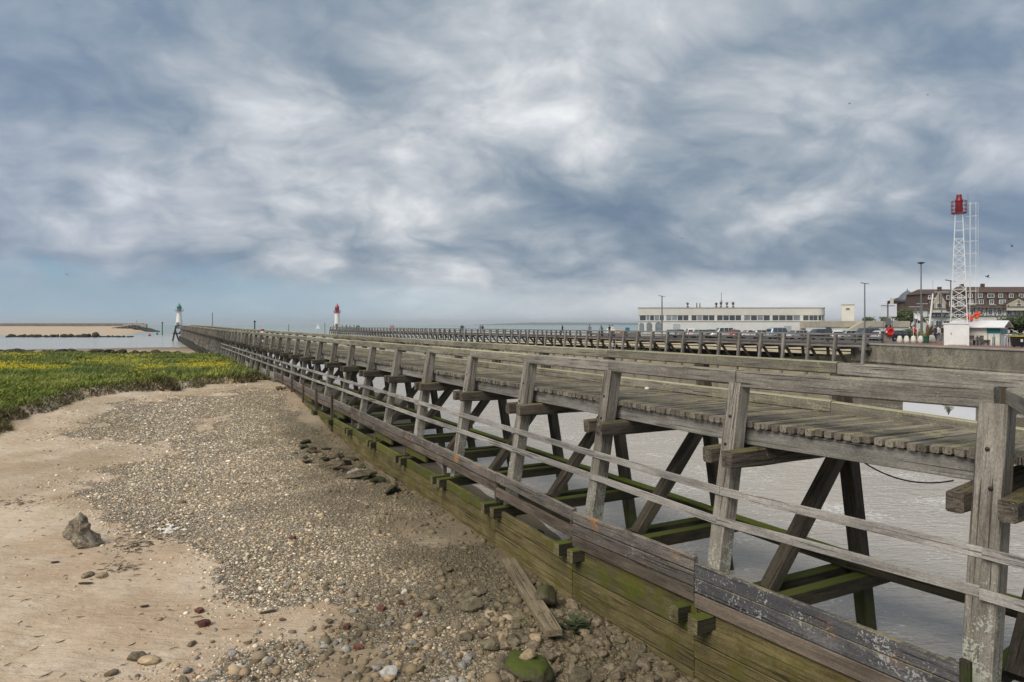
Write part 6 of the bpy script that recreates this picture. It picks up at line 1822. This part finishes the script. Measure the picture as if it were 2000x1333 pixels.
stone('rounded ochre stone touching the side of the loose plank', 1046, 1255, 28, st_mats[1], 305, .85)
stone('flat white stone at the near edge of the gravel', 760, 1322, 40, rock_mat('white_stone', (.36, .34, .31), (.55, .53, .49), None, .05), 306, .7)
stone('dark grey stone beside the flat white stone', 734, 1312, 22, st_mats[0], 307, .8)
stone('white cobble among the near shingle', 467, 1306, 16, rock_mat('white_cobble', (.5, .48, .45), (.66, .64, .6), None, .05), 308)
stone('pale stone on the upper gravel beside the loose plank', 791, 1160, 17, rock_mat('pale_stone', (.45, .4, .33), (.6, .55, .47), None, .05), 309)
for lab, px, py, wp_ in (('half buried flat stone in the near sand', 262, 1290, 40), ('ochre flat stone in the near sand', 290, 1295, 38), ('reddish flat rock on the sand below the stump', 200, 1128, 26), ('yellowish rock on the sand beside the reddish one', 172, 1126, 24), ('dark upright stone at the shingle corner', 340, 1302, 22), ('round brown stone on the sand beside the shingle', 216, 1317, 26)):
    stone(lab, px, py, wp_, st_mats[rnd.choice((1, 2))], rnd.randrange(999), .5, sink=.35)
M_BRICK = rock_mat('old_red_brick', (.085, .035, .028), (.19, .085, .062), None, .15)
for i, (px, py, w_, lab) in enumerate(((751, 1194, 15, 'square red brick piece on the gravel'), (577, 1054, 13, 'round worn red brick piece alone on the open gravel'), (784, 1184, 12, 'small red brick piece behind the square one'), (812, 1206, 14, 'dark red brick piece beside the square one'), (675, 1232, 17, 'reddish brick lump on the sand patch'), (394, 1199, 17, 'dark red brick piece alone on the sand'), (388, 1225, 20, 'dark brick piece among flat stones on the sand'), (691, 1268, 18, 'dark brick end on the near sand patch'))):
    x, y, z = ground(px, py); sc_ = w_/FPX*y
    b_ = MB(); vs, fs = beam_geo(sc_, sc_*.8, sc_*.7, 2, sc_*.12, .25); b_.add(vs, fs)
    o = b_.build('brick', M_BRICK); o.location = (x, y, z+sc_*.18); o.rotation_euler = (rnd.uniform(-.2, .2), rnd.uniform(-.2, .2), rnd.random()*3); tag(o, lab, 'brick')
# tilted rock stump on the sand
stp = thing('rock_stump', 'rough tilted grey rock standing up from the sand', 'rock', Vector(ground(160, 1066)))
M_STUMP = rock_mat('crumbling_grey_rock', (.085, .070, .05), (.34, .29, .215), None, .02)
sc_ = 58/FPX*ground(160, 1066)[1]
for nm, seed, pos_, s3, rot in (('rock', 311, (.10, 0, .22), (1.05, .8, .85), (0, .45, .2)), ('rock', 312, (-.22, .02, .62), (.72, .62, .95), (0, -.55, .6))):
    me = rock_mesh(seed, 3, .9); me.materials.append(M_STUMP)
    for v_ in me.vertices:
        n_ = Vector(v_.co)*7; v_.co *= 1+.60*(float(fbm(n_.x+n_.z*1.3, n_.y-n_.z, seed, 4))-.5)
    o = link(nm, me, None, stp, Matrix.Translation(Vector(pos_)*sc_) @ Matrix.Rotation(rot[2], 4, 'Z') @ Matrix.Rotation(rot[1], 4, 'Y') @ Matrix.Diagonal((s3[0]*sc_, s3[1]*sc_, s3[2]*sc_, 1)))
# loose plank with nail holes
A = Vector(ground(1082, 1258)); B = Vector(ground(993, 1108))
lp = thing('loose_plank', 'long loose brown plank lying on the rubble beside the plank wall', 'plank', A.lerp(B, .5))
A2 = A-lp.location+Vector((0, 0, .20)); B2 = B-lp.location+Vector((0, 0, .16))
beam('board', A2+lp.location, B2+lp.location, .36, .13, W_DRIFT, lp, seg=4, ch=.012, rag=.04)
for f, o_ in ((.08, .05), (.2, -.08), (.35, .06), (.36, -.05), (.62, .02), (.7, .1), (.86, -.06)):
    c_ = A2.lerp(B2, f); sd_ = (B2-A2).cross(Vector((0, 0, 1))).normalized()
    MB().lathe([(.016, .0), (.018, .006), (.004, .008)], 6, 0, Matrix.Translation(c_+sd_*o_+Vector((0, 0, .066)))).build('nail', M_IRON, lp)
M_SLAB = rock_mat('muddy_slab', (.035, .028, .018), (.15, .12, .075), None, .25)
# broken slabs and the muddy hole by the wall
for i, (px, py, w_, rz, lab) in enumerate(((640, 915, 70, .2, 'flat broken slab at the edge of the muddy hole'), (690, 935, 85, .1, 'long dark slab across the muddy hole'), (660, 895, 40, .9, 'upright dark slab at the top of the muddy hole'), (720, 915, 40, .5, 'mossy slab end beside the plank wall'), (610, 885, 36, .3, 'small slab at the gravel side of the muddy hole'), (600, 905, 30, 1.2, 'thin slab sunk in gravel by the muddy hole'))):
    x, y, z = ground(px, py); sc_ = w_/FPX*y
    me = rock_mesh(500+i, 2, .22); me.materials.append(M_SLAB)
    o = link('slab', me); o.scale = (sc_*.85, sc_*.5, sc_*.9); o.location = (x, y, z+.10); o.rotation_euler = (rnd.uniform(-.25, .35), rnd.uniform(-.25, .25), rz); tag(o, lab, 'slab')
for k in range(26):
    px = rnd.uniform(590, 770); py = 870+(px-590)*.42+rnd.uniform(-14, 22)
    x, y, z = ground(px, py); o = link('stone', rnd.choice(rk_dark)); sc_ = rnd.uniform(.25, .6)
    o.location = (x, y, z+.1*sc_); o.scale = (sc_*1.2, sc_, sc_*.8); o.rotation_euler = (rnd.random(), 0, rnd.random()*6)
    tag(o, '%s dark wet stone %s the muddy hole by the wall' % ('large' if sc_ > .45 else 'small', 'at the upper rim of' if px < 650 else ('in the middle of' if px < 715 else 'at the wall side of')), 'stone', 'dark stones around the muddy hole')
bl_ = thing('edge_board', 'straight brown board edging the muddy hole along the plank wall', 'board', Vector(ground(770, 951)))
beam('board', Vector(ground(712, 912))+Vector((0, 0, .12)), Vector(ground(772, 952))+Vector((0, 0, .12)), .08, .32, W_DRIFT, bl_, seg=2, ch=.01)
# litter: white shells, drift sticks, weed
sh = MB()
for k in range(26):
    px, py = rnd.gauss(330, 12), rnd.gauss(1037, 4); x, y, z = ground(px, py)
    sh.lathe([(.05, 0), (.06, .03), (.02, .06)], 6, 0, Matrix.Translation((x, y, z)) @ Matrix.Diagonal((rnd.uniform(.6, 1.6), 1, 1, 1)) @ Matrix.Rotation(rnd.random()*3, 4, 'Z'))
tag(sh.build('shell_debris', M_STONE), 'scatter of broken white shells on the sand beside the stump', 'shells', None, 'stuff')
M_WRACK = plain('dry_wrack', (.055, .045, .030), .9)
wr = MB()
for k in range(560):
    if k < 380:
        px, py = rnd.choice(((315, 1030), (330, 1045), (260, 1062), (235, 1112), (250, 1075), (30, 985), (350, 1015), (290, 1050)));
        px += rnd.gauss(0, 22); py += rnd.gauss(0, 8)
    else:
        px, py = rnd.uniform(0, 900), rnd.uniform(860, 1333)
    x, y, z = ground(px, py)
    l = rnd.uniform(.05, .22); a = rnd.gauss(.3, .8)
    wr.tube([(x, y, z+.01), (x+l*.5*math.cos(a), y+l*.5*math.sin(a), z+.015+rnd.random()*.03), (x+l*math.cos(a+.4), y+l*math.sin(a+.4), z+.01)], [.004, .009, .003], 4)
tag(wr.build('seaweed_litter', M_WRACK), 'dry dark seaweed and twigs strewn over the sand', 'seaweed', None, 'stuff')
for i, (px, py, l, a, lab) in enumerate(((523, 1199, .36, .5, 'short dark drift stick at the gravel edge'), (168, 1143, .32, .1, 'dark wooden chip on the sand below the reddish rock'), (282, 1187, .17, .4, 'small dark chip alone on the middle of the sand'), (108, 1101, .18, .3, 'black drift chip below the rock stump'))):
    x, y, z = ground(px, py); b_ = MB(); vs, fs = beam_geo(l, .07, .03, 3, .008, .45); b_.add(vs, fs, 0, Matrix.Translation((-l/2, 0, 0)))
    o = b_.build('drift_stick', M_WRACK); o.location = (x, y, z+.03); o.rotation_euler = (0, 0, a); tag(o, lab, 'stick')
# grass stalks and leaves at the wall
for i, (px, py, lab) in enumerate(((1040, 1230, 'dry grass stalk tuft across the loose plank'), (1120, 1235, 'green leafy weed in the hole under the plank wall'))):
    t_ = thing('weed', lab, 'plant', Vector(ground(px, py)))
    b_ = MB()
    for k in range(26):
        a = rnd.random()*6.28; l = rnd.uniform(.2, .5)
        if i: 
            c_ = Vector((.3*math.cos(a)*rnd.random(), .3*math.sin(a)*rnd.random(), .05+.25*rnd.random())); q = Vector((math.cos(a), math.sin(a), .3))*.14; w_ = Vector((-math.sin(a), math.cos(a), 0))*.07
            b_.add([c_-q, c_+w_, c_+q, c_-w_], [(0, 1, 2, 3)])
        else: b_.tube([(0, 0, 0), (l*.4*math.cos(a), l*.4*math.sin(a), l*.5), (l*math.cos(a), l*math.sin(a), l*.45)], [.006, .005, .002], 4)
    b_.build('leaves', leaf_mat('dune_leaf_%s' % 'ab'[i], *(((.025, .036, .014), (.055, .07, .03)) if i else ((.12, .11, .05), (.28, .24, .13)))), t_)
bush('dry scrubby tuft on the sand beside the plank wall', 548, 49, .6, .35, leaf_mat('dry_scrub_leaf', (.14, .11, .06), (.24, .20, .11)), 260, 'tuft', 'scrub', hgt(X_(548, 49), 49))

for k in range(44):
    n = rnd.choice((2, 2, 3, 3, 4, 4, 5))
    A_ = loc(n, rnd.uniform(-.85, .6), 0, 0, False); B_ = loc(n+1, rnd.uniform(-.85, .6), 0, 0, False); q = A_.lerp(B_, rnd.random())
    o = link('stone', rnd.choice(rk_dark)); sc_ = rnd.uniform(.2, .5); o.location = (q.x, q.y, hgt(q.x, q.y)+.1*sc_); o.scale = (sc_*1.2, sc_, sc_*.9); o.rotation_euler = (rnd.random(), 0, rnd.random()*6)
    tag(o, '%s black weedy stone on the mud inside the plank wall, %s' % ('large' if sc_ > .35 else 'small', 'just past the near fascia' if n < 4 else 'farther along'), 'stone', 'dark stones inside the plank wall')
# ------------------------------------------------------------------ sea air that pales the far shore
hm = bpy.data.materials.new('haze'); hm.use_nodes = True
t = NT(hm.node_tree); t.t.nodes.clear()
pv = t.n('ShaderNodeVolumePrincipled', None, {'Color': (.86, .91, .95, 1), 'Density': 1.2e-4, 'Anisotropy': .2})
t.t.links.new(pv.outputs[0], t.n('ShaderNodeOutputMaterial').inputs['Volume'])
hz = MB().box((-14500, -60, -9), (14500, 14500, 75)).build('haze', hm)
tag(hz, kind='stuff')
